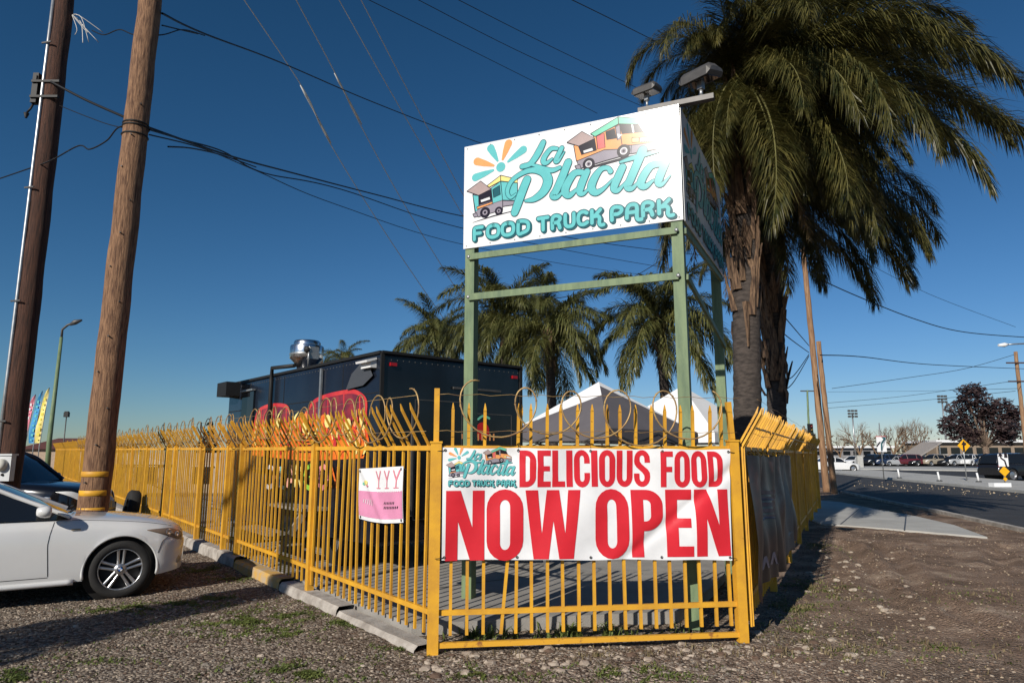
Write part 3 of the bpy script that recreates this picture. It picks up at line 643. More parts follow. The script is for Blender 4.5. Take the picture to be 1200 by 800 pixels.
# ------------------------------------------------------------------ the big sign: two 8 x 4 ft boards on three green posts
S_A = Vector((-0.56, 7.57, 0)); S_B = Vector((1.722, 6.57, 0)); S_D = (S_B - S_A).normalized(); S_N = Vector((S_D.y, -S_D.x, 0))
S_C = S_B + Vector((1.02, 2.1, 0)).normalized() * 2.42; S_D2 = (S_C - S_B).normalized(); S_N2 = Vector((S_D2.y, -S_D2.x, 0))
Z0, Z1 = 3.935, 5.18
def pan(x, y):
    p = on_plane(x, y, S_A, S_N); return Vector(((p - S_A).dot(S_D), p.z - Z0))
z1 = lambda x, y: pan(540 + x / 5.336, 140 + y / 5.336)
z2 = lambda x, y: pan(660 + x / 5.0, 110 + y / 5.0)
K = 8.6 / 800 / 5.2                                              # zoomed pixel to metres on the board, for stroke widths
def logo():
    a = Art()
    # sun
    a.disc(z1(250, 298), 28 * K, M_TEAL)
    for (p, q, m) in (((203, 318), (92, 363), M_TEAL), ((205, 289), (102, 263), M_ORG), ((230, 258), (187, 180), M_TEAL), ((262, 250), (298, 150), M_ORG), ((296, 264), (390, 190), M_TEAL)):
        a.stroke([z1(*p), z1((p[0] + q[0]) / 2, (p[1] + q[1]) / 2), z1(*q)], [13 * K, 34 * K, 46 * K], m)
    lw = 4.5 * K
    # small kiosk truck
    o = lambda pts, m, z=z1: a.outlined([z(*p) for p in pts], m, lw, M_INK)
    a.stroke([z1(75, 645), z1(200, 605), z1(330, 572)], [2 * K, 7 * K, 4 * K], M_INK)
    o([(75, 470), (190, 430), (262, 395), (262, 565), (110, 610), (90, 585)], M_GREY)
    o([(75, 472), (112, 478), (114, 560), (92, 578)], M_TEAL)
    o([(112, 475), (190, 440), (198, 508), (116, 535)], M_INK)
    a.poly([z1(*p) for p in ((125, 505), (180, 485), (184, 500), (128, 518))], M_WINK)
    o([(100, 548), (205, 512), (206, 524), (104, 562)], M_ORG)
    o([(190, 430), (250, 388), (262, 505), (200, 525)], M_TEAL)
    o([(200, 440), (243, 412), (248, 470), (206, 490)], M_TEALD)
    o([(250, 388), (355, 398), (355, 508), (262, 505)], M_TEAL)
    o([(262, 508), (355, 510), (330, 535), (264, 545)], M_GREY)
    o([(165, 415), (250, 350), (355, 375), (355, 398), (250, 386), (178, 425)], M_YINK)
    a.stroke([z1(250, 350), z1(250, 386)], lw, M_INK)
    o([(38, 450), (125, 386), (188, 436), (112, 476)], M_PINKG)
    for (c, r) in (((152, 582), 31), ((238, 572), 24)): a.disc(z1(*c), r * K, M_INK); a.disc(z1(*c), r * .5 * K, M_GREY); a.disc(z1(*c), r * .25 * K, M_INK)
    o([(75, 592), (100, 585), (106, 608), (84, 612)], M_GREY)
    # big truck
    o2 = lambda pts, m: a.outlined([z2(*p) for p in pts], m, lw, M_INK)
    a.stroke([z2(100, 448), z2(240, 410), z2(380, 372), z2(548, 338)], [3 * K, 14 * K, 14 * K, 4 * K], M_INK)
    o2([(62, 305), (185, 250), (330, 180), (350, 290), (340, 345), (100, 400), (78, 395)], M_ORG)
    o2([(330, 180), (440, 178), (470, 226), (545, 250), (545, 300), (400, 302), (345, 300)], M_ORG)
    o2([(90, 308), (185, 265), (196, 332), (108, 358)], M_INK)
    a.poly([z2(*p) for p in ((118, 335), (170, 318), (176, 332), (122, 348))], M_WINK)
    o2([(195, 250), (240, 232), (246, 315), (203, 326)], M_CORAL)
    o2([(250, 225), (300, 203), (312, 262), (256, 270)], M_INK)
    o2([(306, 195), (332, 185), (340, 265), (318, 272)], M_GREY); a.poly([z2(*p) for p in ((316, 235), (348, 240), (322, 262))], M_WINK)
    o2([(330, 180), (440, 178), (468, 224), (345, 235)], M_INK)
    a.stroke([z2(404, 180), z2(412, 225)], 9 * K, M_WINK)
    o2([(80, 395), (240, 330), (335, 325), (400, 302), (400, 350), (240, 395), (96, 440)], M_GREY)
    o2([(400, 302), (550, 284), (546, 325), (400, 352)], M_GREY)
    o2([(404, 258), (444, 257), (444, 284), (404, 286)], M_YINK); o2([(450, 257), (536, 254), (536, 280), (450, 284)], M_WINK)
    for k in range(6): a.stroke([z2(462 + k * 13, 256), z2(462 + k * 13, 281)], 3 * K, M_INK)
    o2([(160, 236), (322, 137), (440, 145), (438, 180), (325, 178), (188, 252)], M_GINK)
    a.stroke([z2(322, 137), z2(325, 178)], lw, M_INK)
    o2([(22, 287), (110, 222), (186, 262), (92, 308)], M_PINKG)
    for (c, r) in (((150, 412), 33), ((355, 336), 36)): a.disc(z2(*c), r * K, M_INK); a.disc(z2(*c), r * .55 * K, M_WINK); a.disc(z2(*c), r * .42 * K, M_GREY); a.disc(z2(*c), r * .2 * K, M_INK)
    o2([(68, 424), (98, 415), (106, 442), (82, 446)], M_GREY)
    # script lettering: dark edge first, teal on top
    S = []
    A1 = lambda pts, w: S.append(([z1(*p) for p in pts], [x * K for x in w]))
    A2 = lambda pts, w: S.append(([z2(*p) for p in pts], [x * K for x in w]))
    A1([(400, 281), (450, 285), (510, 305), (570, 320), (620, 302)], (9, 14, 21, 25, 18))
    A1([(516, 146), (492, 197), (462, 248), (430, 282), (384, 296)], (30, 36, 34, 28, 26))
    A1([(602, 184), (565, 186), (528, 230), (517, 264), (537, 274), (572, 248)], (18, 24, 28, 28, 22, 10))
    A1([(632, 180), (606, 232), (594, 262), (612, 262), (648, 205)], (24, 26, 24, 14, 6))
    A1([(345, 468), (312, 490), (292, 452), (318, 388), (380, 340), (450, 318), (518, 334), (546, 384), (518, 452), (460, 498), (406, 510)], (10, 17, 22, 24, 26, 30, 42, 52, 46, 32, 12))
    A1([(415, 378), (390, 440), (357, 530), (338, 582)], (44, 46, 46, 42))
    A1([(672, 270), (640, 350), (600, 440), (578, 478), (606, 486), (650, 440)], (40, 42, 40, 38, 22, 8))
    A2([(112, 462), (66, 468), (24, 530), (12, 575), (38, 596), (84, 556)], (28, 36, 42, 42, 32, 12))
    A2([(140, 458), (112, 520), (98, 575), (122, 585), (168, 535)], (34, 40, 36, 20, 6))
    A2([(278, 456), (262, 436), (222, 444), (184, 495), (166, 550), (190, 580), (236, 558), (292, 500)], (26, 22, 28, 40, 42, 34, 20, 6))
    A2([(348, 432), (322, 490), (298, 550), (318, 568), (356, 532), (386, 490)], (38, 40, 38, 26, 12, 6))
    A2([(335, 402), (400, 380), (470, 360), (560, 340)], (10, 22, 22, 6))
    A2([(466, 332), (430, 420), (396, 500), (378, 545), (404, 556), (446, 512)], (44, 42, 40, 38, 24, 8))
    A2([(572, 412), (515, 424), (470, 485), (456, 530), (482, 544), (528, 508)], (26, 36, 40, 40, 30, 12))
    A2([(602, 404), (572, 470), (558, 520), (580, 532), (628, 480)], (36, 40, 36, 20, 6))
    for p, w in S: a.stroke(p, [x + 7 * K for x in w], M_TEALD, smooth=5)
    for p, w in S: a.stroke(p, w, M_TEAL, smooth=5)
    # FOOD TRUCK PARK
    T = []
    for word, xa, ya, xb, yb in (('FOOD', 553, 272, 622, 262), ('TRUCK', 630, 262, 707, 249), ('PARK', 714, 247, 788, 235)):
        u0 = pan(xa, ya).x; u1 = pan(xb, yb).x; n = len(word); cw = (u1 - u0) / n
        for i, ch in enumerate(word):
            for st in RC[ch]: T.append([(u0 + cw * (i + .08 + p[0] * 1.2), .085 + .15 * p[1]) for p in st])
    for dx, dy, w, m in ((.012, -.012, .062, M_TEALD), (0, 0, .062, M_TEALD), (0, 0, .040, M_TEAL)):
        for p in T: a.stroke([(q[0] + dx, q[1] + dy) for q in p], w, m, smooth=4 if len(p) > 2 else 0)
    return a
LOGO = logo()
sg = thing('sign_structure', 'tall green post sign with white food truck park boards above the fence', 'sign', (S_B.x, S_B.y, 0))
so = Vector((S_B.x, S_B.y, 0))
def loc(p): return Vector(p) - so
PW = 0.115
pA = S_A + S_D * .075 - S_N * .075; pB = S_B - S_D * .07 - S_N * .075; pC = S_C - S_D2 * .08 - S_N2 * .075 + S_D2 * 0
for p in (pA, pB, pC):
    m = MB(); m.box(loc((p.x, p.y, 2.53)), (PW, PW, 5.02), rot=Matrix.Rotation(math.atan2(S_D.y, S_D.x), 3, 'Z')); m.build('post', M_GREEN, sg)
def board(A, D, N, L, lab):
    m = MB(); rot = Matrix.Rotation(math.atan2(D.y, D.x), 3, 'Z')
    m.box(loc(A + D * L / 2 - N * .006 + Vector((0, 0, (Z0 + Z1) / 2))), (L, .010, Z1 - Z0), rot=rot); b = m.build('panel', M_WHITEPL, sg); b['label'] = lab
    am, mats = LOGO.mesh(lambda u, v, z: loc(A + D * u + N * z + Vector((0, 0, Z0 + v)))); am.build('printed_logo', mats, b)
    for z in (Z0 + .04, Z1 - .04): MB().beam(loc(A + D * .02 - N * .032 + Vector((0, 0, z))), loc(A + D * (L - .05) - N * .032 + Vector((0, 0, z))), .04, .04).build('frame_rail', M_GREEN, sg)
    sc_ = MB()
    for i in range(9):
        for z in (Z0 + .03, Z1 - .03): sc_.lathe([(0, .004), (.008, .003), (.009, 0)], 6, 0, Matrix.Translation(loc(A + D * (.04 + i * (L - .08) / 8) + Vector((0, 0, z)))) @ N.to_track_quat('Z', 'Y').to_matrix().to_4x4())
    sc_.build('screws', M_STEEL, b)
board(S_A, S_D, S_N, (S_B - S_A).length, 'white board with teal La Placita lettering facing the sun')
board(S_B + S_D2 * .05 + S_N2 * .01, S_D2, S_N2, 2.44, 'shaded white board with the same teal lettering')
for (p, q, z, w) in ((pA, pB, 3.83, .07), (pA, pB, 3.36, .075)):
    m = MB(); m.beam(loc((p.x, p.y, z)) + S_N * .075, loc((q.x, q.y, z)) + S_N * .075, .03, w); m.build('brace', M_GREEN, sg)
    for k in (p, q): MB().lathe([(0, .010), (.018, .009), (.022, 0)], 8, 0, Matrix.Translation(loc((k.x, k.y, z)) + S_N * .09) @ S_N.to_track_quat('Z', 'Y').to_matrix().to_4x4()).build('bolt', M_STEEL, sg)
for z0_, z1_ in ((3.84, 3.86), (3.36, 2.98)):
    m = MB(); m.beam(loc((pB.x, pB.y, z0_)) + S_N2 * .07, loc((pC.x, pC.y, z1_)) + S_N2 * .07, .03, .06); m.build('brace', M_GREEN, sg)
m = MB()                                                          # arm for the floodlights
b1 = on_plane(836, 101, S_A - S_N * .05, S_N); b0 = on_plane(748, 122, S_A - S_N * .05, S_N); b0.z = b1.z = Z1 + .03
m.beam(loc(b0), loc(b1), .075, .055); m.build('light_arm', M_DSTEEL, sg)
def floodlight(label, base, rz, k, tilt, hgt):
    t = thing('floodlight', label, 'floodlight', base, rz)
    m = MB(); m.tube([(0, 0, 0), (0, 0, .09)], .017 * k, 8); m.box((0, 0, .13), (.05 * k, .05 * k, .10)); m.build('mount', M_STEEL, t)
    rot = Matrix.Rotation(tilt, 3, 'X'); c = Vector((0, 0, .13 + hgt)); W, D, H = .17 * k, .13 * k, .05 * k
    h = MB(); sec = [(-1, .35), (-.8, 1), (.8, 1), (1, .35)]; vs = []
    for (s_, q) in sec:
        for (a, b) in ((-1, -1), (1, -1), (.82, .6), (.4, 1.3), (-.4, 1.3), (-.82, .6)): vs.append(c + rot @ Vector((s_ * W, a * D * (.75 + .25 * q), b * H * q)))
    fs = [tuple(range(6))[::-1], tuple(range(18, 24))]
    for i in range(3):
        for j in range(6): fs.append((i * 6 + j, i * 6 + (j + 1) % 6, (i + 1) * 6 + (j + 1) % 6, (i + 1) * 6 + j))
    h.add(vs, fs); hd = h.build('housing', M_DSTEEL, t)
    f = MB()
    for s_ in (-.45, .45): f.box(c + rot @ Vector((s_ * W, 0, -H * 1.08)), (W * .7, D * 1.5, .006), rot=rot)
    f.build('lens', M_WINK if k < 1 else M_GLASS, hd)
    return t
q = b0.lerp(b1, .12); floodlight('small twin floodlight on the outer end of the sign arm', q + Vector((0, 0, .028)), R(-40), .82, R(10), .07)
q = b0.lerp(b1, .84); floodlight('large dark floodlight on the sign arm against the palm fronds', q + Vector((0, 0, .028)), R(-50), 1.12, R(14), .10)

# ------------------------------------------------------------------ banner, poster and tarp
def bpx(x, y):
    p = on_plane(x, y, LF + FOUT * .045, FOUT); return Vector(((p - LF).dot(FD), p.z))
def bwave(u, v):
    d = .014 * math.sin(u * 5.2 + v * 2) + .008 * math.sin(u * 11 - v * 6 + 1) + .024 * noise.noise(Vector((u * 1.7, v * 2.6, 4)))
    k = .05 + u * 1.0
    d += .022 * math.exp(-(((u - .72) * .8 + (v - 1.62) * 1.1) / .045) ** 2) * max(0, v - .9) - .020 * math.exp(-(((u - 2.0) * .75 - (v - 1.0)) / .06) ** 2)
    return d
def b3(u, v, z): return LF + FD * u + FOUT * (.05 + z + bwave(u, v)) + Vector((0, 0, v))
c_tl, c_tr, c_br, c_bl = bpx(519, 524), bpx(856, 526), bpx(857, 656), bpx(517.5, 656)
def bq(s_, t):
    a = c_bl.lerp(c_br, s_); b = c_tl.lerp(c_tr, s_); p = a.lerp(b, t)
    p.y += -.008 * math.sin(math.pi * 4 * s_) ** 2 * t + .006 * math.sin(math.pi * 4 * s_) ** 2 * (1 - t); return p
def front_local(p): return p - LF
bt = thing('banner', 'white vinyl banner with red lettering delicious food now open', 'banner', LF)
m = MB(); m.grid(lambda s_, t: b3(bq(s_, t).x, bq(s_, t).y, 0) - LF, 190, 72); m.grid(lambda s_, t: b3(bq(1 - s_, t).x, bq(1 - s_, t).y, -.003) - LF, 96, 36)
sheet_o = m.build('vinyl_sheet', M_WHITECL, bt)
ba = Art(); X = lambda x, y=590: bpx(x, y).x; Yv = lambda y: bpx(690, y).y
block_text(ba, 'DELICIOUS', X(608.5), X(763), Yv(570), Yv(527.5), M_RED); block_text(ba, 'FOOD', X(775), X(849), Yv(571), Yv(528.5), M_RED)
block_text(ba, 'NOW', X(521.5, 650), X(680), Yv(653.5), Yv(573.5), M_RED, gap=.03); block_text(ba, 'OPEN', X(697), X(853), Yv(654), Yv(574), M_RED)
am, mats = ba.mesh(lambda u, v, z: b3(u, v, z) - LF, base=.0025, step=.0001, cuts=.025); am.build('red_lettering', mats, sheet_o)
l0 = bpx(524, 574); k_ = (bpx(603, 560).x - l0.x) / 2.27
lg = LOGO.mapped(lambda p: Vector((l0.x + (p.x - .09) * k_, l0.y + .012 + p.y * k_ * 1.12)))
am, mats = lg.mesh(lambda u, v, z: b3(u, v, z) - LF, base=.0025, step=.00004, cuts=.04); am.build('printed_logo', mats, sheet_o)
gm = MB(); tm = MB()
for s_, t in [(i / 4, 0) for i in range(5)] + [(i / 4, 1) for i in range(5)]:
    p = bq(min(.992, max(.008, s_)), .975 if t else .025); c = b3(p.x, p.y, .003) - LF
    MB().lathe([(.012, 0), (.012, .003), (.006, .003), (.006, 0)], 10, 0, Matrix.Translation(c) @ FOUT.to_track_quat('Z', 'Y').to_matrix().to_4x4()).build('grommet', M_DSTEEL, sheet_o)
    if s_ in (0, 1):
        e = c + (FD * (-.075 if s_ == 0 else .06)) + Vector((0, 0, -.01)); tm.tube([c, c.lerp(e, .5) + FOUT * .012, e], .003, 5)
    else: tm.tube([c + FOUT * .002, c + Vector((.01, 0, .05 if t else -.03)) - FOUT * .03, c - FOUT * .055 + Vector((0, 0, .02))], .0025, 5)
tm.build('cable_ties', M_BLACK, bt)

lo_n = LOUT
def fpx(x, y, off=.03):
    p = on_plane(x, y, LF + LOUT * off, LOUT); return Vector(((p - LF).dot(LD), p.z))
pc = [fpx(421, 549), fpx(472, 546), fpx(472, 612), fpx(421, 607)]
def pwave(u, v): return .018 * math.exp(-((u + .55 * v - .62) / .07) ** 2) - .012 * math.exp(-((u - .95) / .06) ** 2) + .006 * math.sin(u * 6 + v * 4)
def p3(u, v, z):
    a = pc[3].lerp(pc[2], u); b = pc[0].lerp(pc[1], u); q = a.lerp(b, v); q.y -= .022 * math.sin(math.pi * u) * (1 - v)
    return LD * q.x + LOUT * (.032 + z + pwave(u, v)) + Vector((0, 0, q.y))
pt = thing('poster', 'small white and pink poster tied to the long yellow fence', 'poster', LF)
m = MB(); m.grid(lambda u, v: p3(u, v, 0), 28, 28); m.grid(lambda u, v: p3(1 - u, v, -.0012), 14, 14); ps = m.build('vinyl_sheet', M_WHITECL, pt)
pa = Art(); pa.poly([(.01, .07), (.99, .07), (.99, .56), (.01, .56)], M_PINK)
for cx in (.47, .67, .87):
    pa.stroke([(cx, .62), (cx + .01, .76)], .02, M_PINKD); pa.stroke([(cx + .01, .76), (cx - .045, .93)], .024, M_PINKD); pa.stroke([(cx + .01, .76), (cx + .06, .93)], .024, M_PINKD); pa.stroke([(cx - .04, .62), (cx + .04, .62)], .018, M_PINKD)
for k in range(14): pa.disc((.45 + k * .038, .555), .010, M_WINK, 8)
pa.disc((.2, .72), .05, M_YINK); pa.disc((.13, .70), .03, M_GINK); pa.disc((.24, .66), .025, M_PINKD)
for r_, y in ((7, .35), (9, .27)):
    for k in range(r_): pa.stroke([(.60 + k * .036, y - .015), (.60 + k * .036 + .012, y + .018)], .014, M_INK)
for k in range(5): pa.stroke([(.14 + k * .05, .34 - .01 * k), (.15 + k * .05, .40)], .012, M_WINK)
am, mats = pa.mesh(lambda u, v, z: p3(u, v, z), base=.003, step=.0001, cuts=.04); am.build('print', mats, ps)
tm = MB()
for u, v in ((.05, .95), (.95, .95), (.05, .04), (.95, .04)): c = p3(u, v, .002); tm.lathe([(.013, 0), (.013, .004), (.005, .004)], 8, 0, Matrix.Translation(c) @ LOUT.to_track_quat('Z', 'Y').to_matrix().to_4x4()); tm.tube([c, c + LD * (-.07 if u > .5 else .07) - LOUT * .02], .003, 5)
tm.build('cable_ties', M_BLACK, pt)

def tarp_mat():
    m, nt, b = new_mat('dark_tarp'); L = nt.links.new
    b.inputs['Roughness'].default_value = .38
    tc = node(nt, 'ShaderNodeTexCoord'); n1 = node(nt, 'ShaderNodeTexNoise', Scale=2.6, Detail=9.0, Roughness=.7); L(tc.outputs['Object'], n1.inputs['Vector'])
    rp = node(nt, 'ShaderNodeValToRGB'); e = rp.color_ramp.elements
    e[0].position = .36; e[0].color = c4((.010, .009, .011)); e[1].position = .72; e[1].color = c4((.13, .125, .135))
    k = e.new(.5); k.color = c4((.028, .02, .026)); k = e.new(.58); k.color = c4((.07, .032, .03))
    L(n1.outputs['Fac'], rp.inputs['Fac']); L(rp.outputs['Color'], b.inputs['Base Color'])
    return m
M_TARP = tarp_mat()
tp = thing('tarp_banner', 'dark printed tarp hanging along the fence beside the dirt verge', 'tarp', RF)
def t3(s_, t, z=0):
    u = .16 + 4.75 * s_; v = lerp(.30 + .06 * math.sin(s_ * 9), 1.60, t) - .02 * math.sin(s_ * math.pi * 5) ** 2 * t
    w = .05 + .035 * math.sin(u * 5 + 1.2 * math.sin(v * 3)) + .03 * noise.noise(Vector((u * 2.2, v * 2.0, 1))) + .02 * math.sin(u * 13 + v * 2)
    return RD * u + ROUT * (.085 + w + z) + Vector((0, 0, v))
m = MB(); m.grid(lambda a, b: t3(a, b), 110, 34); m.grid(lambda a, b: t3(1 - a, b, -.002), 60, 16); tps = m.build('tarp_sheet', M_TARP, tp)
ta = Art()
for k in range(7):
    x = .10 + k * .045; ta.stroke([(x, .10 + .01 * (k % 2)), (x + .012, .20)], .014, M_GREY); ta.stroke([(x + .012, .20), (x + .03, .11)], .012, M_GREY)
ta.poly([(.60, .02), (.78, .02), (.78, .98), (.60, .98)], flat('tarp_grey_band', (.11, .105, .10)))
for k in range(5): ta.poly([(.14, .48 + k * .05), (.40, .48 + k * .05), (.40, .51 + k * .05), (.14, .51 + k * .05)], flat('tarp_red_%s' % 'abcde'[k], (.10, .026, .032)))
am, mats = ta.mesh(lambda u, v, z: t3(u, v, z), base=.003, step=.0003, cuts=.03); tag(am.build('print', mats, tps), kind='stuff')
tm = MB()
for k in range(14): c = t3((k + .3) / 14, .985, .0); tm.tube([c, c + Vector((0, 0, .07)) - ROUT * .08], .004, 5)
tm.build('cable_ties', M_BLACK, tp)

# ------------------------------------------------------------------ black food truck behind the fence
T0 = Vector((-1.74, 9.0, 0)); TS = Vector((-.66, .75, 0)).normalized(); TOUT = Vector((-TS.y, TS.x, 0))
TL, TW, TH = 5.7, 2.5, 2.95
tr = thing('food_truck', 'black food truck with red and orange side graphics behind the yellow fence', 'truck', T0, math.atan2(TS.y, TS.x))
Z = Vector((0, 0, 1))
def tpx(x, y):                                                   # pixel on the long side -> (distance from the left end, height)
    p = on_plane(x, y, T0, TOUT); return Vector((-(p - T0).dot(TS), p.z))
def rpx(x, y):                                                   # pixel on the end facing the sign
    p = on_plane(x, y, T0, -TS); return Vector(((p - T0).dot(-TOUT), p.z))
def rounded_box(x0, x1, y0, y1, z0_, z1_, r, mats, name, parent):
    bm = bmesh.new(); bmesh.ops.create_cube(bm, size=1.0)
    for v in bm.verts: v.co = Vector((lerp(x0, x1, v.co.x + .5), lerp(y0, y1, v.co.y + .5), lerp(z0_, z1_, v.co.z + .5)))
    bmesh.ops.bevel(bm, geom=bm.edges[:], offset=r, segments=3, profile=.5, affect='EDGES')
    me = bpy.data.meshes.new(name); bm.to_mesh(me); bm.free(); me.materials.append(mats)
    for p in me.polygons: p.use_smooth = True
    me.set_sharp_from_angle(angle=R(35)); return link(name, me, parent)
body = rounded_box(0, TL, -TW, 0, .45, TH, .03, M_TRUCKS, 'body', tr)
rp_ = MB(); rp_.box((-.0035, -TW / 2, 1.7), (.004, TW - .06, TH - .55)); rp_.build('end_panel', M_TRUCK, tr)
m = MB()
for y in (-.012, -TW + .012): m.beam((-.012, y, .5), (-.012, y, TH), .03, .05, up=(0, 1, 0))
m.beam((-.015, 0, TH + .006), (-.015, -TW, TH + .006), .05, .035); m.beam((0, .012, TH + .004), (TL, .012, TH + .004), .03, .04); m.build('edge_trim', M_BLACK, tr)
m = MB()
for z in (1.35, 2.42): m.beam((.05, .002, z), (TL - .05, .002, z), .004, .012)
for x in (1.05, 3.1, 4.6): m.beam((x, .002, .55), (x, .002, 2.9), .004, .012, up=(1, 0, 0))
m.build('panel_seam', M_BLACK, tr)
sa = Art()
t8 = lambda x, y: tpx(260 + x / 6, 390 + y / 6)
def arch(pts, nrib, top):
    base = [t8(pts[-1][0], 800), t8(pts[0][0], 800)]; q = [t8(*p) for p in pts]; q2 = [Vector((p.x, p.y)) for p in catmull([Vector((p.x, p.y, 0)) for p in q], 4)]
    sa.poly(q2 + base, M_RINK2)
    lowy = t8(pts[0][0], 800).y
    for k in range(1, nrib):
        p = q2[int(len(q2) * k / nrib)]; sa.stroke([(p.x, p.y), (p.x + .04, lerp(p.y, lowy, .6))], .035, M_RINK)
    sa.stroke([(p.x, p.y) for p in q2], .06, M_RINK)
arch([(225, 720), (232, 640), (255, 555), (310, 518), (385, 506), (455, 516), (480, 560)], 5, 0)
arch([(560, 620), (600, 560), (645, 490), (705, 455), (800, 428), (920, 412), (985, 438), (1018, 490), (1012, 600)], 7, 0)
fl = [t8(x, y) for x, y in ((215, 690), (300, 630), (350, 655), (400, 590), (450, 640), (520, 600), (600, 560), (650, 620), (720, 570), (790, 630), (860, 590), (940, 650), (1010, 610), (1040, 760), (1000, 880), (600, 900), (215, 860))]
sa.poly(fl, M_OINK)
rf_ = random.Random(14); FLM = [M_OINK, M_RINK, M_YINK, M_ORG]
for k in range(70):
    x = rf_.uniform(225, 1010); y = rf_.uniform(640, 860); h_ = rf_.uniform(40, 130); w_ = rf_.uniform(.03, .09)
    sa.stroke([t8(x, y), t8(x + rf_.uniform(-20, 20), y - h_ * .5), t8(x + rf_.uniform(-30, 30), y - h_)], [w_, w_ * .8, .008], rf_.choice(FLM), smooth=3)
for x, y, r in ((410, 640, .09), (760, 620, .10), (905, 640, .08), (600, 660, .1), (330, 690, .07)): sa.disc(t8(x, y), r, M_YINK, 9)
sa.poly([t8(x, y) for x, y in ((1000, 210), (930, 290), (890, 400), (1010, 370), (1080, 300), (1060, 250))], flat('wrap_grey', (.06, .065, .075)))
GL = {'C': RC['C'], 'H': [[(.08, .95), (.08, .05)], [(.55, .95), (.55, .05)], [(.08, .5), (.55, .5)]], 'I': [[(.3, .95), (.3, .05)]], 'L': [[(.1, .95), (.1, .05), (.5, .05)]],
      'A': [[(.03, .05), (.3, .95), (.57, .05)], [(.13, .35), (.47, .35)]], 'N': [[(.08, .05), (.08, .95), (.52, .05), (.52, .95)]], 'G': [[(.58, .82), (.4, .97), (.15, .88), (.05, .5), (.15, .12), (.4, .03), (.58, .15), (.6, .45), (.38, .45)]], 'O': RC['O']}
cols = [M_WINK, M_ORG, M_TEAL, M_TEAL, flat('wrap_pink', (.75, .36, .25)), M_YINK, flat('wrap_green', (.25, .50, .05)), flat('wrap_rose', (.70, .25, .26)), flat('wrap_orange', (.80, .16, .02))]
xs_ = [317, 326, 331, 335, 343, 352, 363, 380, 394]
for i, (ch, mt) in enumerate(zip('CHILANGON', cols)):
    u0 = tpx(xs_[i] - 4, 560).x; u1 = tpx(xs_[i] + (5 if i < 6 else 6), 560).x; v0 = tpx(xs_[i], 572).y; v1 = tpx(xs_[i], 545).y
    for st in GL[ch]: sa.stroke([(lerp(u0, u1, p[0] / .6), lerp(v0, v1, p[1])) for p in st], .075, mt, cap=False)
am, mats = sa.mesh(lambda u, v, z: Vector((-u, z, v)), base=.0045, step=.0004); am.build('side_graphics', mats, body)
ra = Art()
ra.disc(rpx(565, 505), .13, flat('tomato_red', (.55, .02, .02))); ra.stroke([rpx(560, 491), rpx(566, 487), rpx(573, 490)], .035, M_GINK, smooth=3)
am, mats = ra.mesh(lambda u, v, z: Vector((-z, -u, v)), base=.007, step=.0004); am.build('tomato_graphic', mats, body); ra = Art()
for k in range(5): ra.stroke([rpx(560 + k * 4.5, 508), rpx(560 + k * 4.5, 516)], .028, M_ORG, cap=False)
for k in range(5): ra.stroke([rpx(541 + k * 4, 508), rpx(541 + k * 4, 514)], .02, M_ORG, cap=False)
am, mats = ra.mesh(lambda u, v, z: Vector((-z, -u, v)), base=.0095, step=.0004); am.build('end_graphics', mats, body)
for i, (x, y) in enumerate(((460, 427), (602, 442))):
    q = rpx(x, y); m = MB(); m.box((-.02, -q.x, q.y), (.03, .10, .045)); m.build('marker_light', flat('marker_red_%s' % 'ab'[i], (.35, .01, .015), rough=.15), tr)
m = MB(); q = rpx(483, 470); m.beam((-.025, -q.x, .8), (-.025, -q.x, 2.2), .03, .03, up=(0, 1, 0)); m.build('rear_rail', M_DSTEEL, tr); m = MB(); m.beam((-.03, -rpx(530, 440).x, 2.55), (-.03, -rpx(585, 450).x, 2.55), .03, .03); m.build('rear_rail', M_DSTEEL, tr)
for (ya, yb, za, zb_) in ((-.55, -1.35, .75, 2.35), (-1.5, -2.3, 1.3, 2.2)):
    for a_, b_ in (((ya, za), (ya, zb_)), ((yb, za), (yb, zb_)), ((ya, zb_), (yb, zb_)), ((ya, za), (yb, za))): MB().beam((-.0075, a_[0], a_[1]), (-.0075, b_[0], b_[1]), .014, .006, up=(1, 0, 0)).build('door_seam', M_DSTEEL, tr)
m = MB(); m.box((-.02, -1.25, 1.5), (.03, .04, .18)); m.build('door_handle', M_STEEL, tr)
m = MB()
for k in range(26): m.lathe([(0, .004), (.008, .003), (.01, 0)], 6, 0, Matrix.Translation((-.006, -.06 - k * .095, TH - .09)) @ Matrix.Rotation(R(-90), 4, 'Y'))
for k in range(56): m.lathe([(0, .004), (.008, .003), (.01, 0)], 6, 0, Matrix.Translation((.06 + k * .1, .001, TH - .08)) @ Matrix.Rotation(R(-90), 4, 'X'))
tag(m.build('rivets', M_DSTEEL, tr), kind='stuff')
for k in range(7): MB().beam((1.75, .012, 1.95 - k * .05), (2.35, .012, 1.95 - k * .05), .02, .018).build('louvre', M_BLACK, tr)
q = tpx(436, 425); m = MB(); m.box((-q.x, .09, q.y + .02), (.30, .16, .03), rot=Matrix.Rotation(R(-18), 3, 'X')); m.box((-q.x, .05, q.y - .03), (.26, .09, .10)); m.build('work_light', M_WINK, tr)
q0, q1 = tpx(379, 432), tpx(379, 505); m = MB(); m.beam((-q0.x, .03, q0.y), (-q0.x, .03, q1.y), .05, .03, up=(0, 1, 0)); m.build('awning_arm', M_STEEL, tr)
m = MB(); a_ = tpx(322, 436); m.tube([(-tpx(338, 434).x, -.10, TH + .12), (-a_.x, .05, TH + .12), (-a_.x, .05, TH - .1), (-a_.x + .0, .05, 1.3)], .035, 8); m.build('vent_pipe', M_BLACK, tr)
q = tpx(277, 458); m = MB(); m.box((-q.x + .05, .13, q.y + .02), (.50, .26, .26)); m.build('awning_box', M_BLACK, tr)
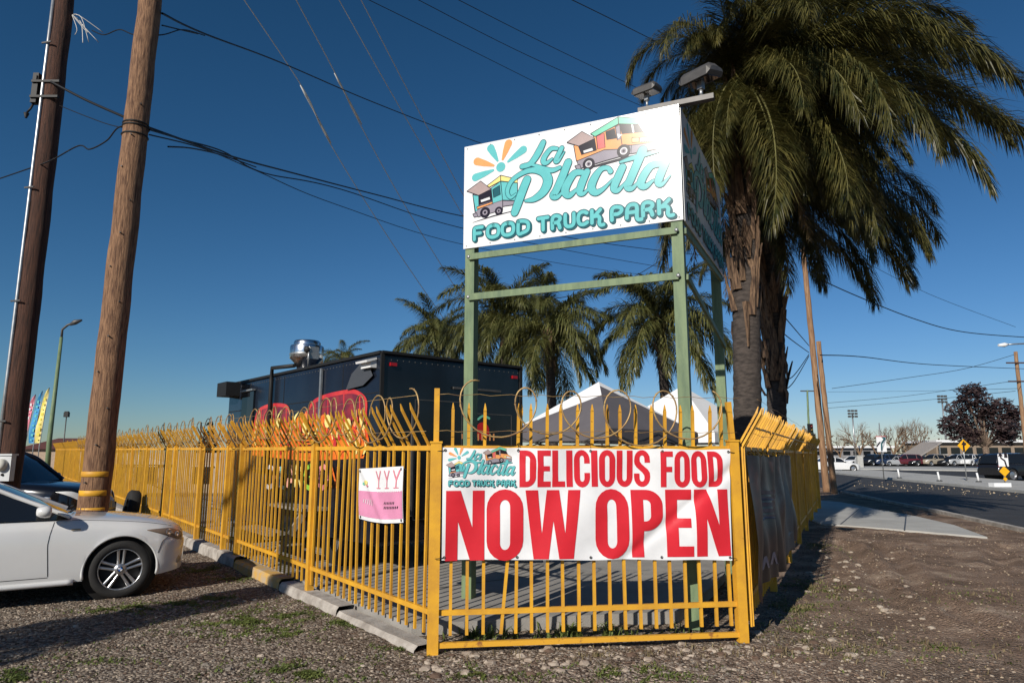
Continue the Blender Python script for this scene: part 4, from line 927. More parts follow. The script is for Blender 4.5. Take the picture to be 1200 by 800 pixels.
m = MB(); q = tpx(292, 475); m.box((-q.x, .02, q.y - .1), (.55, .03, .7)); m.build('window', M_GLASS, tr)
m = MB(); m.box((-q.x, .045, q.y + .27), (.6, .06, .03)); m.build('window_hood', M_STEEL, tr)
fanp = P(356, 436, 11.35)
def tloc(p): d = Vector(p) - T0; return Vector((d.dot(TS), d.dot(TOUT), p[2]))
fc = tloc(fanp); fc.z = TH; fc.y = min(fc.y, -.28)
m = MB(); m.lathe([(.17, 0), (.17, .05), (.15, .08), (.20, .17), (.27, .24), (.275, .25), (.275, .44), (.265, .46), (.22, .47), (.22, .52), (.20, .545), (0, .55)], 28, 0, Matrix.Translation(fc)); ef = m.build('exhaust_fan', M_STAIN, tr, sharp=40)
m = MB(); m.lathe([(.278, .30), (.282, .31), (.278, .32)], 28, 0, Matrix.Translation(fc)); m.box(fc + Vector((-.27, .02, .31)), (.12, .16, .20)); m.tube([fc + Vector((-.3, .1, .36)), fc + Vector((-.34, .12, .25)), fc + Vector((-.30, .1, .08))], .018, 6); m.build('motor_box', M_STEEL, ef)
m = MB(); m.lathe([(.0, .05), (.05, .05), (.055, 0)], 12, 0, Matrix.Translation(fc + Vector((-.30, .12, .36))) @ Matrix.Rotation(R(-90), 4, 'X')); m.build('motor_cap', M_BLACK, ef)
for x in (1.15, 4.5):
    for y in (-.14, -TW + .14):
        m = MB(); m.lathe([(.14, -.12), (.36, -.12), (.41, -.08), (.41, .08), (.36, .12), (.14, .12)], 24, 0, Matrix.Translation((x, y, .412)) @ Matrix.Rotation(R(90), 4, 'X')); w = m.build('wheel', M_TYRE, tr)
        m = MB(); m.lathe([(0, .06), (.12, .07), (.22, .05), (.23, .11), (.24, .12)], 16, 0, Matrix.Translation((x, y, .412)) @ Matrix.Rotation(R(-90 if y > -1 else 90), 4, 'X')); m.build('rim', M_STEEL, w)

# ------------------------------------------------------------------ canopy tent
tn = Vector((1.72, 12.3, 0)); ta_ = Vector((-.75, .66, 0)).normalized(); tb_ = Vector((.66, .75, 0)).normalized()
tent = thing('canopy_tent', 'white and grey peaked canopy tent standing behind the banner fence', 'tent', tn)
EZ = 2.08; N_ = Vector((0, 0, EZ)); L_ = ta_ * 2.3 + N_; R_ = tb_ * 3.5 + N_; B_ = ta_ * 2.3 + tb_ * 3.5 + N_
K_ = (ta_ * 2.3 + tb_ * 3.3) / 2 + Vector((-.12, 0, 3.12))
q1_ = N_.lerp(K_, .68); q2_ = N_.lerp(K_, .90); m_ = ((L_ + N_) / 2).lerp(K_, .52); L2 = L_.lerp(K_, .10)
def tri_sheet(polys, name, mt):
    m = MB()
    for p in polys: m.add(p, [tuple(range(len(p)))])
    return m.build(name, mt, tent)
e = Vector((0, 0, .004))
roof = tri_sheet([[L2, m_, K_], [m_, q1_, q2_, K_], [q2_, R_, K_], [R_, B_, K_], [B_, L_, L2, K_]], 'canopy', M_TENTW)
tri_sheet([[L_, N_, q1_, m_, L2], [N_, R_, q2_]], 'canopy_grey_area', M_TENTG)  # front roof faces are cut into a white and a grey area
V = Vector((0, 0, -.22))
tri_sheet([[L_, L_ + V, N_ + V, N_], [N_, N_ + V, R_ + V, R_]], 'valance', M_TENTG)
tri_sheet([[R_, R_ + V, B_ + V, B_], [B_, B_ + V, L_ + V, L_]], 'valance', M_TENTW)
for c in (N_, L_, R_, B_):
    m = MB(); cc = c.lerp(K_, .03); m.box((cc.x, cc.y, (EZ - .0) / 2), (.045, .045, EZ - .06)); m.build('leg', M_DSTEEL, tent)
m = MB()
for a, b in ((N_, L_), (N_, R_), (R_, B_), (L_, B_)):
    h_ = Vector((0, 0, -.06)); l_ = Vector((0, 0, -.42)); mid = (a + b) / 2
    m.beam(a + h_, mid + l_, .02, .02); m.beam(mid + l_, b + h_, .02, .02); m.beam(a + l_, mid + h_, .02, .02); m.beam(mid + h_, b + l_, .02, .02)
m.build('truss', M_DSTEEL, tent)
m = MB(); m.box((ta_ * 1.2 + tb_ * 1.0) + Vector((0, 0, 1.72)), (1.0, .02, .16), rot=Matrix.Rotation(math.atan2(tb_.y, tb_.x) - .7, 3, 'Z')); tag(m.build('hanging_sign', M_RED, origin=None), 'red hanging sign board under the canopy tent', 'sign').location = tn
# a second, all white canopy further back
w0 = Vector((P(800, 470, 17.6).x, 17.6, 0)); wt = thing('canopy_tent', 'plain white canopy tent partly hidden behind the grey fronted one', 'tent', w0)
cs = [ta_ * i_ * 1.55 + tb_ * j_ * 1.55 + Vector((0, 0, 2.1)) for i_, j_ in ((-1, -1), (1, -1), (1, 1), (-1, 1))]; pk = Vector((0, 0, P(800, 452, 17.6).z))
m = MB()
for k in range(4): m.add([cs[k], cs[(k + 1) % 4], pk], [(0, 1, 2)])
m.build('canopy', M_TENTW, wt)
for k in range(4): MB().add([cs[k], cs[(k + 1) % 4], cs[(k + 1) % 4] + V, cs[k] + V], [(0, 1, 2, 3)]).build('valance', M_TENTW, wt)
for c in cs: MB().box((c.x * .97, c.y * .97, 1.04), (.045, .045, 2.06)).build('leg', M_STEEL, wt)
# picnic tables in the yard
def picnic(label, c, rz, cm, legm, k=1.0):
    t = thing('picnic_table', label, 'table', (c[0], c[1], .105), rz, None)
    for i in range(5): m = MB(); m.box((0, -.30 + i * .15, .74), (1.8 * k, .14, .04)); m.build('plank', cm, t)
    for s_ in (-1, 1):
        for i in range(2): m = MB(); m.box((0, s_ * (.62 + i * .14), .44), (1.8 * k, .13, .04)); m.build('bench_plank', cm, t)
        for x in (-.65 * k, .65 * k):
            m = MB(); m.beam((x, s_ * .22, .72), (x, s_ * .70, .0), .09, .045, up=(1, 0, 0)); m.build('leg', legm, t)
    for x in (-.65 * k, .65 * k): m = MB(); m.beam((x + .05, -.76, .39), (x + .05, .76, .39), .04, .09); m.beam((x + .05, -.34, .69), (x + .05, .34, .69), .04, .06); m.build('cross_bar', legm, t)
pl_ = fpx(330, 650)
q = LF + LD * 5.3 - LOUT * .85; picnic('weathered grey picnic table close behind the long fence by the food truck', (q.x, q.y), math.atan2(LD.y, LD.x), M_PLANK, M_PLANK)
q = LF + LD * 10.0 - LOUT * 1.6; picnic('weathered picnic table at the far end of the food truck', (q.x, q.y), math.atan2(LD.y, LD.x), M_PLANK, M_PLANK)
q = G(533, 672, .1); picnic('picnic table with pale legs behind the open banner', (q.x + .55, q.y + 1.0), .2, M_PLANK, M_STEEL, .8)

# ------------------------------------------------------------------ palms
def frond_mesh(name, e0, e1, L, seed, mats, nl=88, width=.026, lmax=.62, plume=1.0, drop=.55):
    rnd = random.Random(seed); m = MB(); N = 22; pts = [Vector((0, 0, 0))]; tang = []
    sway = rnd.uniform(-.25, .25)
    for i in range(N):
        t = i / N; a = lerp(e0, e1, t ** 1.15); d = Vector((math.cos(a), sway * t, math.sin(a))).normalized(); tang.append(d); pts.append(pts[-1] + d * L / N)
    tang.append(tang[-1])
    m.tube(pts, [lerp(.030, .004, (i / N) ** .7) for i in range(N + 1)], 5, 1)
    for i in range(nl):
        t = .10 + .90 * (i / nl) ** .95; f = t * N; k = min(N - 1, int(f)); p = pts[k].lerp(pts[k + 1], f - k); T = tang[k]
        S = T.cross(Vector((0, 0, 1))); S = S.normalized() if S.length > .05 else Vector((0, 1, 0)); U = S.cross(T).normalized()
        prof = math.sin(math.pi * min(1, .16 + .80 * t)) ** .55
        for sg_ in (-1, 1):
            al = R(lerp(68, 24, t) + rnd.uniform(-12, 12)); be = R(rnd.uniform(-45, 55) * plume)
            d = T * math.cos(al) + (S * sg_ * math.cos(be) + U * math.sin(be)) * math.sin(al)
            l = lmax * prof * rnd.uniform(.75, 1.15); w = width * rnd.uniform(.7, 1.2)
            q = p + d * l * .5; d2 = (d + Vector((0, 0, -1)) * drop * rnd.uniform(.6, 1.6)).normalized(); tip = q + d2 * l * .55
            sd = d.cross(Vector((rnd.uniform(-.4, .4), rnd.uniform(-.4, .4), 1))); sd = (sd.normalized() if sd.length > .01 else S) * w / 2
            m.add([p - sd * .5, p + sd * .5, q + sd, q - sd, tip], [(0, 1, 2, 3), (3, 2, 4)], 0, False)
    me = bpy.data.meshes.new(name); me.from_pydata([tuple(v) for v in m.v], [], m.f)
    for x in mats: me.materials.append(x)
    me.polygons.foreach_set('material_index', m.m); me.update(); return me
CL = ((72, 0), (52, -50), (25, -72), (0, -84), (-35, -89), (86, -86))
FR = [frond_mesh('frond', R(a), R(b), 4.3, 30 + i * 3 + j, [M_LEAFP, M_RACH], plume=.9 if i < 3 else .65, nl=270, lmax=.92, width=.019, drop=.95) for i, (a, b) in enumerate(CL) for j in range(2)]
FRD = [frond_mesh('frond', R(a), R(b), 3.2, 90 + i, [M_LEAFD, M_LEAFD], nl=60, lmax=.5) for i, (a, b) in enumerate(((-40, -89), (-55, -90)))]
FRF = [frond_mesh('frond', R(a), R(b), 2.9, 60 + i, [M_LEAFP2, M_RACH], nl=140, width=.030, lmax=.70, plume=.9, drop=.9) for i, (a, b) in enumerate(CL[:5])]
FRL = [frond_mesh('frond', R(a), R(b), 5.7, 120 + i, [M_LEAFP, M_RACH], plume=.8, nl=300, lmax=.85, width=.019, drop=.8) for i, (a, b) in enumerate(((30, -42), (12, -58), (45, -35)))]
def palm(label, base, hub, r0, r1, fr, group=None, near=True, boot_from=.45, dead=0, seed=1, low=0):
    rnd = random.Random(seed); base = Vector(base); hub = Vector(hub); h = hub - base; t = thing('palm_tree', label, 'palm tree', base, 0, group)
    m = MB(); n = 90 if near else 24; pts = []; rad = []
    for i in range(n + 1):
        k = i / n; ring = (1.0 + (.05 if i % 2 else 0)) if near else 1 + .03 * (i % 2)
        pts.append(h * k + Vector((.05 * math.sin(k * 3), .04 * math.sin(k * 2.3 + 1), 0)) * h.length * .1)
        rad.append(lerp(r0, r1, k) * ring * (1.25 if k < .02 else 1))
    m.tube(pts, rad, 16 if near else 8); m.build('trunk', M_PTRUNK, t)
    b = MB(); nb = (95 if near else 16)
    for i in range(nb):                                          # old leaf bases, split and hanging
        k = lerp(boot_from, .99, i / nb); a = i * 2.4 + rnd.uniform(-.3, .3); d = Vector((math.cos(a), math.sin(a), 0)); o = h * k + d * lerp(r0, r1, k) * .9; s_ = Vector((-d.y, d.x, 0))
        ln = rnd.uniform(.45, .95) * (1 if near else .7); w = rnd.uniform(.05, .11); out = rnd.uniform(.05, .16) * (1.7 if boot_from < .4 else 1)
        p1 = o + Vector((0, 0, ln * .55)) + d * out * .5; p2 = o + Vector((0, 0, ln)) + d * out
        if rnd.random() < .25: p1 = o - Vector((0, 0, ln * .4)) + d * out * .6; p2 = o - Vector((0, 0, ln * .9)) + d * out * .55
        b.add([o - s_ * w, o + s_ * w, p1 + s_ * w * .7, p1 - s_ * w * .7, p2 + s_ * w * .3, p2 - s_ * w * .3, o + d * .05, p1 + d * .045, p2 + d * .02],
              [(0, 6, 7, 3), (6, 1, 2, 7), (3, 7, 8, 5), (7, 2, 4, 8), (0, 3, 2, 1), (3, 5, 4, 2)], 0, False)
    b.build('old_leaf_bases', M_PBOOT, t)
    for (ix, az, tilt, s_) in fr:
        o = link('frond', ix, t); o.location = h + Vector((math.cos(az), math.sin(az), 0)) * r1 * .6 + Vector((0, 0, rnd.uniform(-.25, .1)))
        o.rotation_euler = (rnd.uniform(-.15, .15), tilt, az); o.scale = (s_, s_, s_)
    for i in range(low):                                         # lower tier hanging round the trunk
        a = R(-190 + 200 * i / low) + rnd.uniform(-.1, .1); o = link('frond', FR[rnd.choice((6, 7, 8, 9))], t); o.location = h * rnd.uniform(.84, .95) + Vector((math.cos(a), math.sin(a), 0)) * r1 * .7; o.rotation_euler = (rnd.uniform(-.1, .1), 0, a); s_ = rnd.uniform(.42, .66); o.scale = (s_, s_, s_)
    for i in range(dead):
        a = rnd.uniform(0, 6.28); o = link('frond', FRD[i % 2], t); o.location = h * rnd.uniform(.86, .97) + Vector((math.cos(a), math.sin(a), 0)) * r1; o.rotation_euler = (0, 0, a); s_ = rnd.uniform(.5, .9); o.scale = (s_, s_, s_)
        o['label'] = 'dry brown frond hanging down'
    return t
def random_crown(pool, n, seed, smin, smax, two=1):
    rnd = random.Random(seed); out = []
    for i in range(n):
        k = int(i * 5 / n); out.append((pool[k * two + rnd.randrange(two)], i * 2.39996 + rnd.uniform(-.3, .3), rnd.uniform(-.12, .12), rnd.uniform(smin, smax)))
    return out
def swept_crown(n, seed, smin, smax, pull):
    """crown combed to the right by the wind: fronds on the windward side stand up and hang straight back down"""
    rnd = random.Random(seed); out = []
    for i in range(n):
        az = i * 2.39996 + rnd.uniform(-.3, .3); c = math.cos(az); k = int(i * 5 / n); s_ = rnd.uniform(smin, smax)
        if c < -.1: az -= math.copysign(.35 * pull, math.sin(az)) ; k = rnd.choice((5, 5, 4, 4, 3)); s_ *= (.62 if k != 3 else .42)
        out.append((FR[k * 2 + rnd.randrange(2)], az, rnd.uniform(-.1, .1), s_))
    return out
f1 = swept_crown(66, 41, .70, .98, 1) + [(FRL[0], R(-4), 0, 1.0), (FRL[1], R(-2), 0, 1.04), (FRL[1], R(-14), .06, .9), (FRL[2], R(3), 0, .98), (FR[2], R(-6), .10, 1.16), (FR[3], R(8), -.02, 1.1), (FR[4], R(-10), .0, 1.16), (FR[5], R(4), -.08, 1.10), (FR[6], R(-15), -.10, 1.1), (FR[4], R(-35), -.05, 1.05), (FR[6], R(-75), 0, .85), (FR[8], R(-60), 0, .9), (FR[6], R(-45), 0, .95), (FR[8], R(-95), 0, .85), (FR[9], R(-30), 0, .9), (FR[8], R(-130), 0, .8), (FR[10], R(180), 0, .70), (FR[11], R(205), .1, .66), (FR[10], R(160), 0, .62), (FR[11], R(240), 0, .8), (FR[8], R(190), 0, .6), (FRD[0], R(-50), 0, .7), (FRD[0], R(-100), 0, .75), (FRD[1], R(-20), 0, .7)]
palm('tall palm with drooping dark fronds, the thicker trunk beside the sign post', (3.95, 11.8, 0), (4.30, 11.9, 8.5), .225, .235, f1, boot_from=.46, dead=7, seed=3, low=18)
f2 = swept_crown(50, 43, .66, .92, 1) + [(FR[6], R(-5), -.1, .95), (FR[8], R(-20), -.2, .9), (FR[5], R(-2), .05, 1.05), (FR[7], R(-40), 0, .95), (FR[8], R(-100), 0, .8), (FR[6], R(10), 0, 1.0)]
palm('tall palm with a narrow lower trunk and shaggy brown leaf bases', (5.72, 15.0, 0), (5.95, 15.1, 7.9), .17, .25, f2, boot_from=.36, dead=7, seed=5, low=8)
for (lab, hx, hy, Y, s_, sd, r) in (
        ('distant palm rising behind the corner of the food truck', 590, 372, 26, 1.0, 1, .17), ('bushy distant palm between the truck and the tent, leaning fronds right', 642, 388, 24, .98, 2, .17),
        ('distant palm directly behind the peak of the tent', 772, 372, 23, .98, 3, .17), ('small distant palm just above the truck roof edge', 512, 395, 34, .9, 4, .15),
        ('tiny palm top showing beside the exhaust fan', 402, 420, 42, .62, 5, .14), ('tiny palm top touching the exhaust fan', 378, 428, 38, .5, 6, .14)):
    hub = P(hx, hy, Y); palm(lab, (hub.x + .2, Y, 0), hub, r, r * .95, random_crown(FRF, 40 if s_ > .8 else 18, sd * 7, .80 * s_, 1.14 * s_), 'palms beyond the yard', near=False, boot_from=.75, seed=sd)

# ------------------------------------------------------------------ other trees
def branch(m, p, d, L, r, depth, rnd, mi=0, tips=None, spread=.6, n=5, up=.12):
    q = p + d * L; mid = p + d * L * .5 + Vector((rnd.uniform(-1, 1), rnd.uniform(-1, 1), rnd.uniform(-1, 1))) * L * .07
    m.tube([p, mid, q], [r, r * .82, r * .62], n, mi, cap=False)
    if depth == 0:
        if tips is not None: tips.append(q)
        return
    for _ in range(rnd.choice((2, 3, 3))):
        v = Vector((rnd.gauss(0, 1), rnd.gauss(0, 1), rnd.gauss(0, 1))).normalized(); e = (d + v * spread + Vector((0, 0, up))).normalized()
        branch(m, p.lerp(q, rnd.uniform(.6, 1)), e, L * rnd.uniform(.62, .85), r * .58, depth - 1, rnd, mi, tips, spread, max(3, n - 1), up)
def bare_tree(label, base, h, seed, group):
    rnd = random.Random(seed); t = thing('bare_tree', label, 'tree', base, 0, group); m = MB(); m.tube([(0, 0, -.05), (.05, 0, h * .18)], [h * .028, h * .022], 7); m.build('trunk', M_BARK, t)
    c = MB()
    for k in range(4): branch(c, Vector((.05, 0, h * .17)), Vector((rnd.uniform(-.7, .7), rnd.uniform(-.7, .7), 1)).normalized(), h * .27, h * .014, 4, rnd, spread=.55, n=4)
    c.build('bare_branches', M_TWIG, t)
def leafy(label, base, h, rx, mt, seed, nleaf, leaf, blobs, trunk_h, name='leafy_tree', group=None):
    rnd = random.Random(seed); t = thing(name, label, 'tree', base, 0, group); tips = []
    m = MB(); m.tube([(0, 0, -.05), (.08, 0, trunk_h * .5), (0, .05, trunk_h)], [h * .045, h * .032, h * .03], 9)
    for (x, y, z, r) in blobs: m.tube([(0, .05, trunk_h * .95), (x * .5, y * .5, lerp(trunk_h, z, .45)), (x, y, z)], [h * .018, h * .012, h * .004], 5)
    m.build('trunk', M_BARK, t)
    c = MB(); tot = sum(b[3] ** 2 for b in blobs)
    for (x, y, z, r) in blobs:
        for _ in range(int(nleaf * r * r / tot)):
            d = Vector((rnd.gauss(0, 1), rnd.gauss(0, 1), rnd.gauss(0, 1))).normalized(); k = rnd.random() ** .4
            if noise.noise(Vector((x, y, z)) + d * 2.3) < -.22: continue
            p = Vector((x, y, z)) + d * r * k * (1 + .25 * noise.noise(d * 3 + Vector((x, y, z))))
            a = Vector((rnd.gauss(0, 1), rnd.gauss(0, 1), rnd.gauss(0, 1))).normalized(); b_ = a.orthogonal().normalized(); s_ = leaf * rnd.uniform(.6, 1.4)
            c.add([p - a * s_, p + b_ * s_ * .45, p + a * s_, p - b_ * s_ * .45], [(0, 1, 2, 3)])
    c.build('crown', mt, t)
leafy('dark purple leaved round tree by the parking lot', (54.8, 80, 0), 10, 5, M_DTREE, 5, 9000, .24, [(-4.0, 0, 5.0, 1.2), (-3.0, 0, 4.2, 1.2), (-1.8, -.5, 8.4, 1.3), (-.4, 0, 9.0, 1.1), (-2.2, .5, 6.6, 1.5), (.3, 0, 7.2, 1.6), (2.6, 0, 7.0, 1.3), (3.9, 0, 6.3, 1.1), (3.6, .6, 4.9, 1.5), (-.6, 1, 4.9, 1.6), (1.6, -1, 4.6, 1.6), (1.2, .4, 6.0, 1.5), (2.6, 0, 3.7, 1.1), (-1.6, 0, 3.6, 1.1)], 2.6)
rnd = random.Random(8)
for i, (x, h) in enumerate(((1008, 6.6), (1030, 6.0), (1048, 7.0), (1064, 6.6), (1078, 7.2), (985, 4.6))):
    q = G(x, 543.5); bare_tree(('leafless tree right above the grey utility cabinet', 'leafless tree just left of the white arrow sign', 'leafless tree just right of the white arrow sign', 'leafless tree above the maroon car', 'leafless tree beside the sloping shelter roof', 'low leafless tree close to the roadside poles')[i], (q.x, q.y, 0), h * q.y / 95, 20 + i, 'bare trees by the parking lot')
leafy('small dark evergreen showing above the long fence', P(245, 520, 60) * 1 - Vector((0, 0, P(245, 520, 60).z)), 4.6, 1, leaf_mat('evergreen', (.015, .025, .012), (.04, .06, .025)), 3, 1600, .16, [(0, 0, 1.4, 1.1), (0, 0, 2.5, .8), (.05, 0, 3.4, .5), (0, 0, 4.2, .28), (-1.2, .2, 1.2, .8)], 1.0, 'evergreen_tree')
tl = MB(); rnd = random.Random(12)
for i in range(2600):
    x = rnd.uniform(940, 1260); q = G(x, 538.2); z = abs(rnd.gauss(0, 1)) * (3.4 + 2.4 * noise.noise(Vector((x * .05, 0, 0)))) ; p = q + Vector((rnd.uniform(-4, 4), rnd.uniform(-8, 8), z)); s_ = rnd.uniform(.5, 1.1)
    a = Vector((rnd.gauss(0, 1), rnd.gauss(0, 1), rnd.gauss(0, 1))).normalized(); b_ = a.orthogonal().normalized(); tl.add([p - a * s_, p + b_ * s_ * .5, p + a * s_, p - b_ * s_ * .5], [(0, 1, 2, 3)])
tag(tl.build('tree_line', mat('far_foliage', (.12, .085, .06), rough=.9, col2=(.05, .05, .035))), 'far line of brownish trees along the horizon past the parking lot', 'trees', kind='stuff')

# ------------------------------------------------------------------ cars
def smooth_tab(tab):
    def f(x):
        if x <= tab[0][0]: return tab[0][1]
        if x >= tab[-1][0]: return tab[-1][1]
        for i in range(len(tab) - 1):
            x0, y0 = tab[i]; x1, y1 = tab[i + 1]
            if x <= x1:
                def sl(j):
                    if j == 0 or j == len(tab) - 1: return (tab[min(j + 1, len(tab) - 1)][1] - tab[max(j - 1, 0)][1]) / (tab[min(j + 1, len(tab) - 1)][0] - tab[max(j - 1, 0)][0])
                    a = (tab[j][1] - tab[j - 1][1]) / (tab[j][0] - tab[j - 1][0]); b = (tab[j + 1][1] - tab[j][1]) / (tab[j + 1][0] - tab[j][0])
                    return 0 if a * b <= 0 else 2 * a * b / (a + b)
                h = x1 - x0; t = (x - x0) / h; m0, m1 = sl(i) * h, sl(i + 1) * h
                return (2 * t ** 3 - 3 * t * t + 1) * y0 + (t ** 3 - 2 * t * t + t) * m0 + (-2 * t ** 3 + 3 * t * t) * y1 + (t ** 3 - t * t) * m1
    return f
STY = {
 'coupe': dict(nose=2.04, tail=-2.26, ax=(1.33, -1.33), wr=.318, arch=.365, sill=.22, W=.875,
    top=[(-2.26, .78), (-2.2, .92), (-1.9, .985), (-1.4, .955), (-.4, .925), (.45, .925), (.75, .925), (1.1, .905), (1.5, .868), (1.75, .825), (1.92, .775), (2.0, .72), (2.04, .62)],
    wid=[(-2.26, .55), (-2.2, .70), (-2.0, .81), (-1.5, .865), (-.5, .87), (.8, .87), (1.4, .872), (1.7, .845), (1.86, .78), (1.96, .68), (2.02, .52), (2.04, .40)],
    gh=[(.80, .92), (.45, 1.10), (.1, 1.27), (-.15, 1.36), (-.45, 1.405), (-.9, 1.41), (-1.3, 1.36), (-1.7, 1.17), (-2.02, .97)], pil=-.42),
 'sedan': dict(nose=2.2, tail=-2.3, ax=(1.38, -1.36), wr=.32, arch=.37, sill=.22, W=.88,
    top=[(-2.3, .75), (-2.2, .98), (-1.6, 1.0), (.6, .95), (1.0, .93), (1.8, .80), (2.1, .70), (2.2, .55)], wid=[(-2.3, .6), (-2.1, .8), (-1.5, .87), (1.4, .87), (1.9, .78), (2.2, .5)],
    gh=[(.85, .93), (.2, 1.36), (-.3, 1.44), (-.9, 1.42), (-1.7, .99)], pil=-.3),
 'suv': dict(nose=2.25, tail=-2.35, ax=(1.4, -1.4), wr=.36, arch=.42, sill=.30, W=.93,
    top=[(-2.35, .8), (-2.32, 1.05), (-1.6, 1.12), (.7, 1.08), (1.1, 1.06), (1.9, .98), (2.15, .88), (2.25, .65)], wid=[(-2.35, .8), (-2.2, .88), (-1.5, .92), (1.4, .92), (1.9, .86), (2.25, .62)],
    gh=[(.95, 1.07), (.35, 1.62), (-.2, 1.74), (-1.6, 1.72), (-2.15, 1.55), (-2.33, 1.08)], pil=-.2)}
def car(name, label, style, paint, loc_, rz, dense, group=None, cat='car', emblem=False):
    c = STY[style]; t = thing(name, label, cat, loc_, rz, group); top = smooth_tab(c['top']); wid = smooth_tab(c['wid']); gh = smooth_tab(sorted(c['gh']))
    def zb(x):
        z = c['sill'] + max(0, (abs(x) - (c['nose'] - .35)) * .12)
        for a in c['ax']:
            d = abs(x - a)
            if d < c['arch']: z = max(z, c['wr'] + math.sqrt(c['arch'] ** 2 - d * d))
        return z
    def S(x, u, s_=1):
        w, tp, b = wid(x), top(x), zb(x)
        raw = [(w * .90, b), (w - .012, b + .004), (w, b + .05), (w + .006, .44), (w + .004, .60), (w - .006, tp - .185), (w - .022, tp - .12), (w - .075, tp - .055), (w * .80, tp - .02), (w * .45, tp - .003), (0, tp + .004)]
        k = min(len(raw) - 2, int(u)); f = u - k
        def cl(i): y, z = raw[i]; return y, (max(z, b + .006 * i) if z < tp - .02 else z)
        y0, z0_ = cl(k); y1, z1_ = cl(k + 1)
        return Vector((x, s_ * lerp(y0, y1, f), min(lerp(z0_, z1_, f), tp + .005)))
    n = 130 if dense else 34; xs = [lerp(c['tail'], c['nose'], i / n) for i in range(n + 1)]
    xs = sorted(set(xs + [a + s_ * c['arch'] * k for a in c['ax'] for s_ in (-1, 1) for k in (1.0, .985, .93, .8, .5)]))
    m = MB(); us = [0, 1, 2, 3, 4, 5, 6, 7, 8, 9, 10] if not dense else [0, 1, 2, 2.5, 3, 3.5, 4, 4.5, 5, 5.5, 6, 6.5, 7, 7.5, 8, 9, 10]
    for s_ in (1, -1):
        vs = [S(x, u, s_) for x in xs for u in us]; k = len(us); fs = []
        for i in range(len(xs) - 1):
            for j in range(k - 1):
                f = (i * k + j, i * k + j + 1, (i + 1) * k + j + 1, (i + 1) * k + j); fs.append(f if s_ < 0 else f[::-1])
        m.add(vs, fs, 0, True)
    for x in (xs[0], xs[-1]):
        r = [S(x, u, 1) for u in us] + [S(x, u, -1) for u in us[::-1]]; m.add(r, [tuple(range(len(r))) if x > 0 else tuple(range(len(r)))[::-1]])
    body = m.build('body', paint, t, sharp=38)
    u_ = MB(); u_.box(((c['tail'] + c['nose']) / 2 - .05, 0, c['sill'] + .06), (c['nose'] - c['tail'] - .7, c['W'] * 1.6, .10)); 
    for a in c['ax']: u_.lathe([(.0, -c['W'] + .09), (c['arch'] + .02, -c['W'] + .09), (c['arch'] + .02, c['W'] - .09), (0, c['W'] - .09)], 20, 0, Matrix.Translation((a, 0, c['wr'])) @ Matrix.Rotation(R(90), 4, 'X'))
    u_.build('underbody', M_BLACK, t)
    # greenhouse: dark glass shell, painted roof and pillars
    gx_ = sorted(c['gh']); x0, x1 = gx_[0][0], gx_[-1][0]; hmax = max(z for _, z in gx_); gm_ = MB(); ng = 40 if dense else 16
    def Gs(x, v, s_=1):
        zt = gh(x); base = min(top(x) - .03, zt); wb = wid(x) - .085; wr_ = wb - (zt - base) * .40
        if v <= 1: return Vector((x, s_ * lerp(wb, wr_ + .03, v ** 1.1), lerp(base, zt - .045 * min(1, (zt - base) / .3), v)))
        f = v - 1; return Vector((x, s_ * (wr_ + .03) * (1 - f), zt - .045 * min(1, (zt - base) / .3) * (1 - f) ** 2))
    gxs = [lerp(x0, x1, i / ng) for i in range(ng + 1)]; vs_ = [0, .25, .5, .75, 1, 1.25, 1.6, 2]
    for s_ in (1, -1):
        k = len(vs_); fs = []
        for i in range(ng):
            for j in range(k - 1): f = (i * k + j, i * k + j + 1, (i + 1) * k + j + 1, (i + 1) * k + j); fs.append(f if s_ < 0 else f[::-1])
        gm_.add([Gs(x, v, s_) for x in gxs for v in vs_], fs, 0, True)
    gm_.build('glass', M_GLASS, t, sharp=50)
    xr = [x for x in gxs if gh(x) > hmax - .075]
    rf = MB(); vr = [.93, 1, 1.25, 1.6, 2]
    for s_ in (1, -1):
        k = len(vr); fs = []
        for i in range(len(xr) - 1):
            for j in range(k - 1): f = (i * k + j, i * k + j + 1, (i + 1) * k + j + 1, (i + 1) * k + j); fs.append(f if s_ < 0 else f[::-1])
        rf.add([Gs(x, v, s_) + Vector((0, s_ * .004, .007)) for x in xr for v in vr], fs, 0, True)
    for s_ in (1, -1):
        for (xa, xb) in ((x1, xr[-1]), (xr[0], x0)):
            pr = [Gs(lerp(xa, xb, q / 12), 1.0, s_) + Vector((0, 0, .004)) for q in range(13)]; rf.tube(pr, .025 if dense else .045, 8)
        pr = [Gs(c['pil'] + .02 * q, q / 4, s_) for q in range(5)]; rf.tube(pr, .04, 6)
        if style == 'suv': rf.tube([Gs(-1.5, q / 4, s_) for q in range(5)], .05, 6)
    rf.build('roof', paint, t, sharp=45)
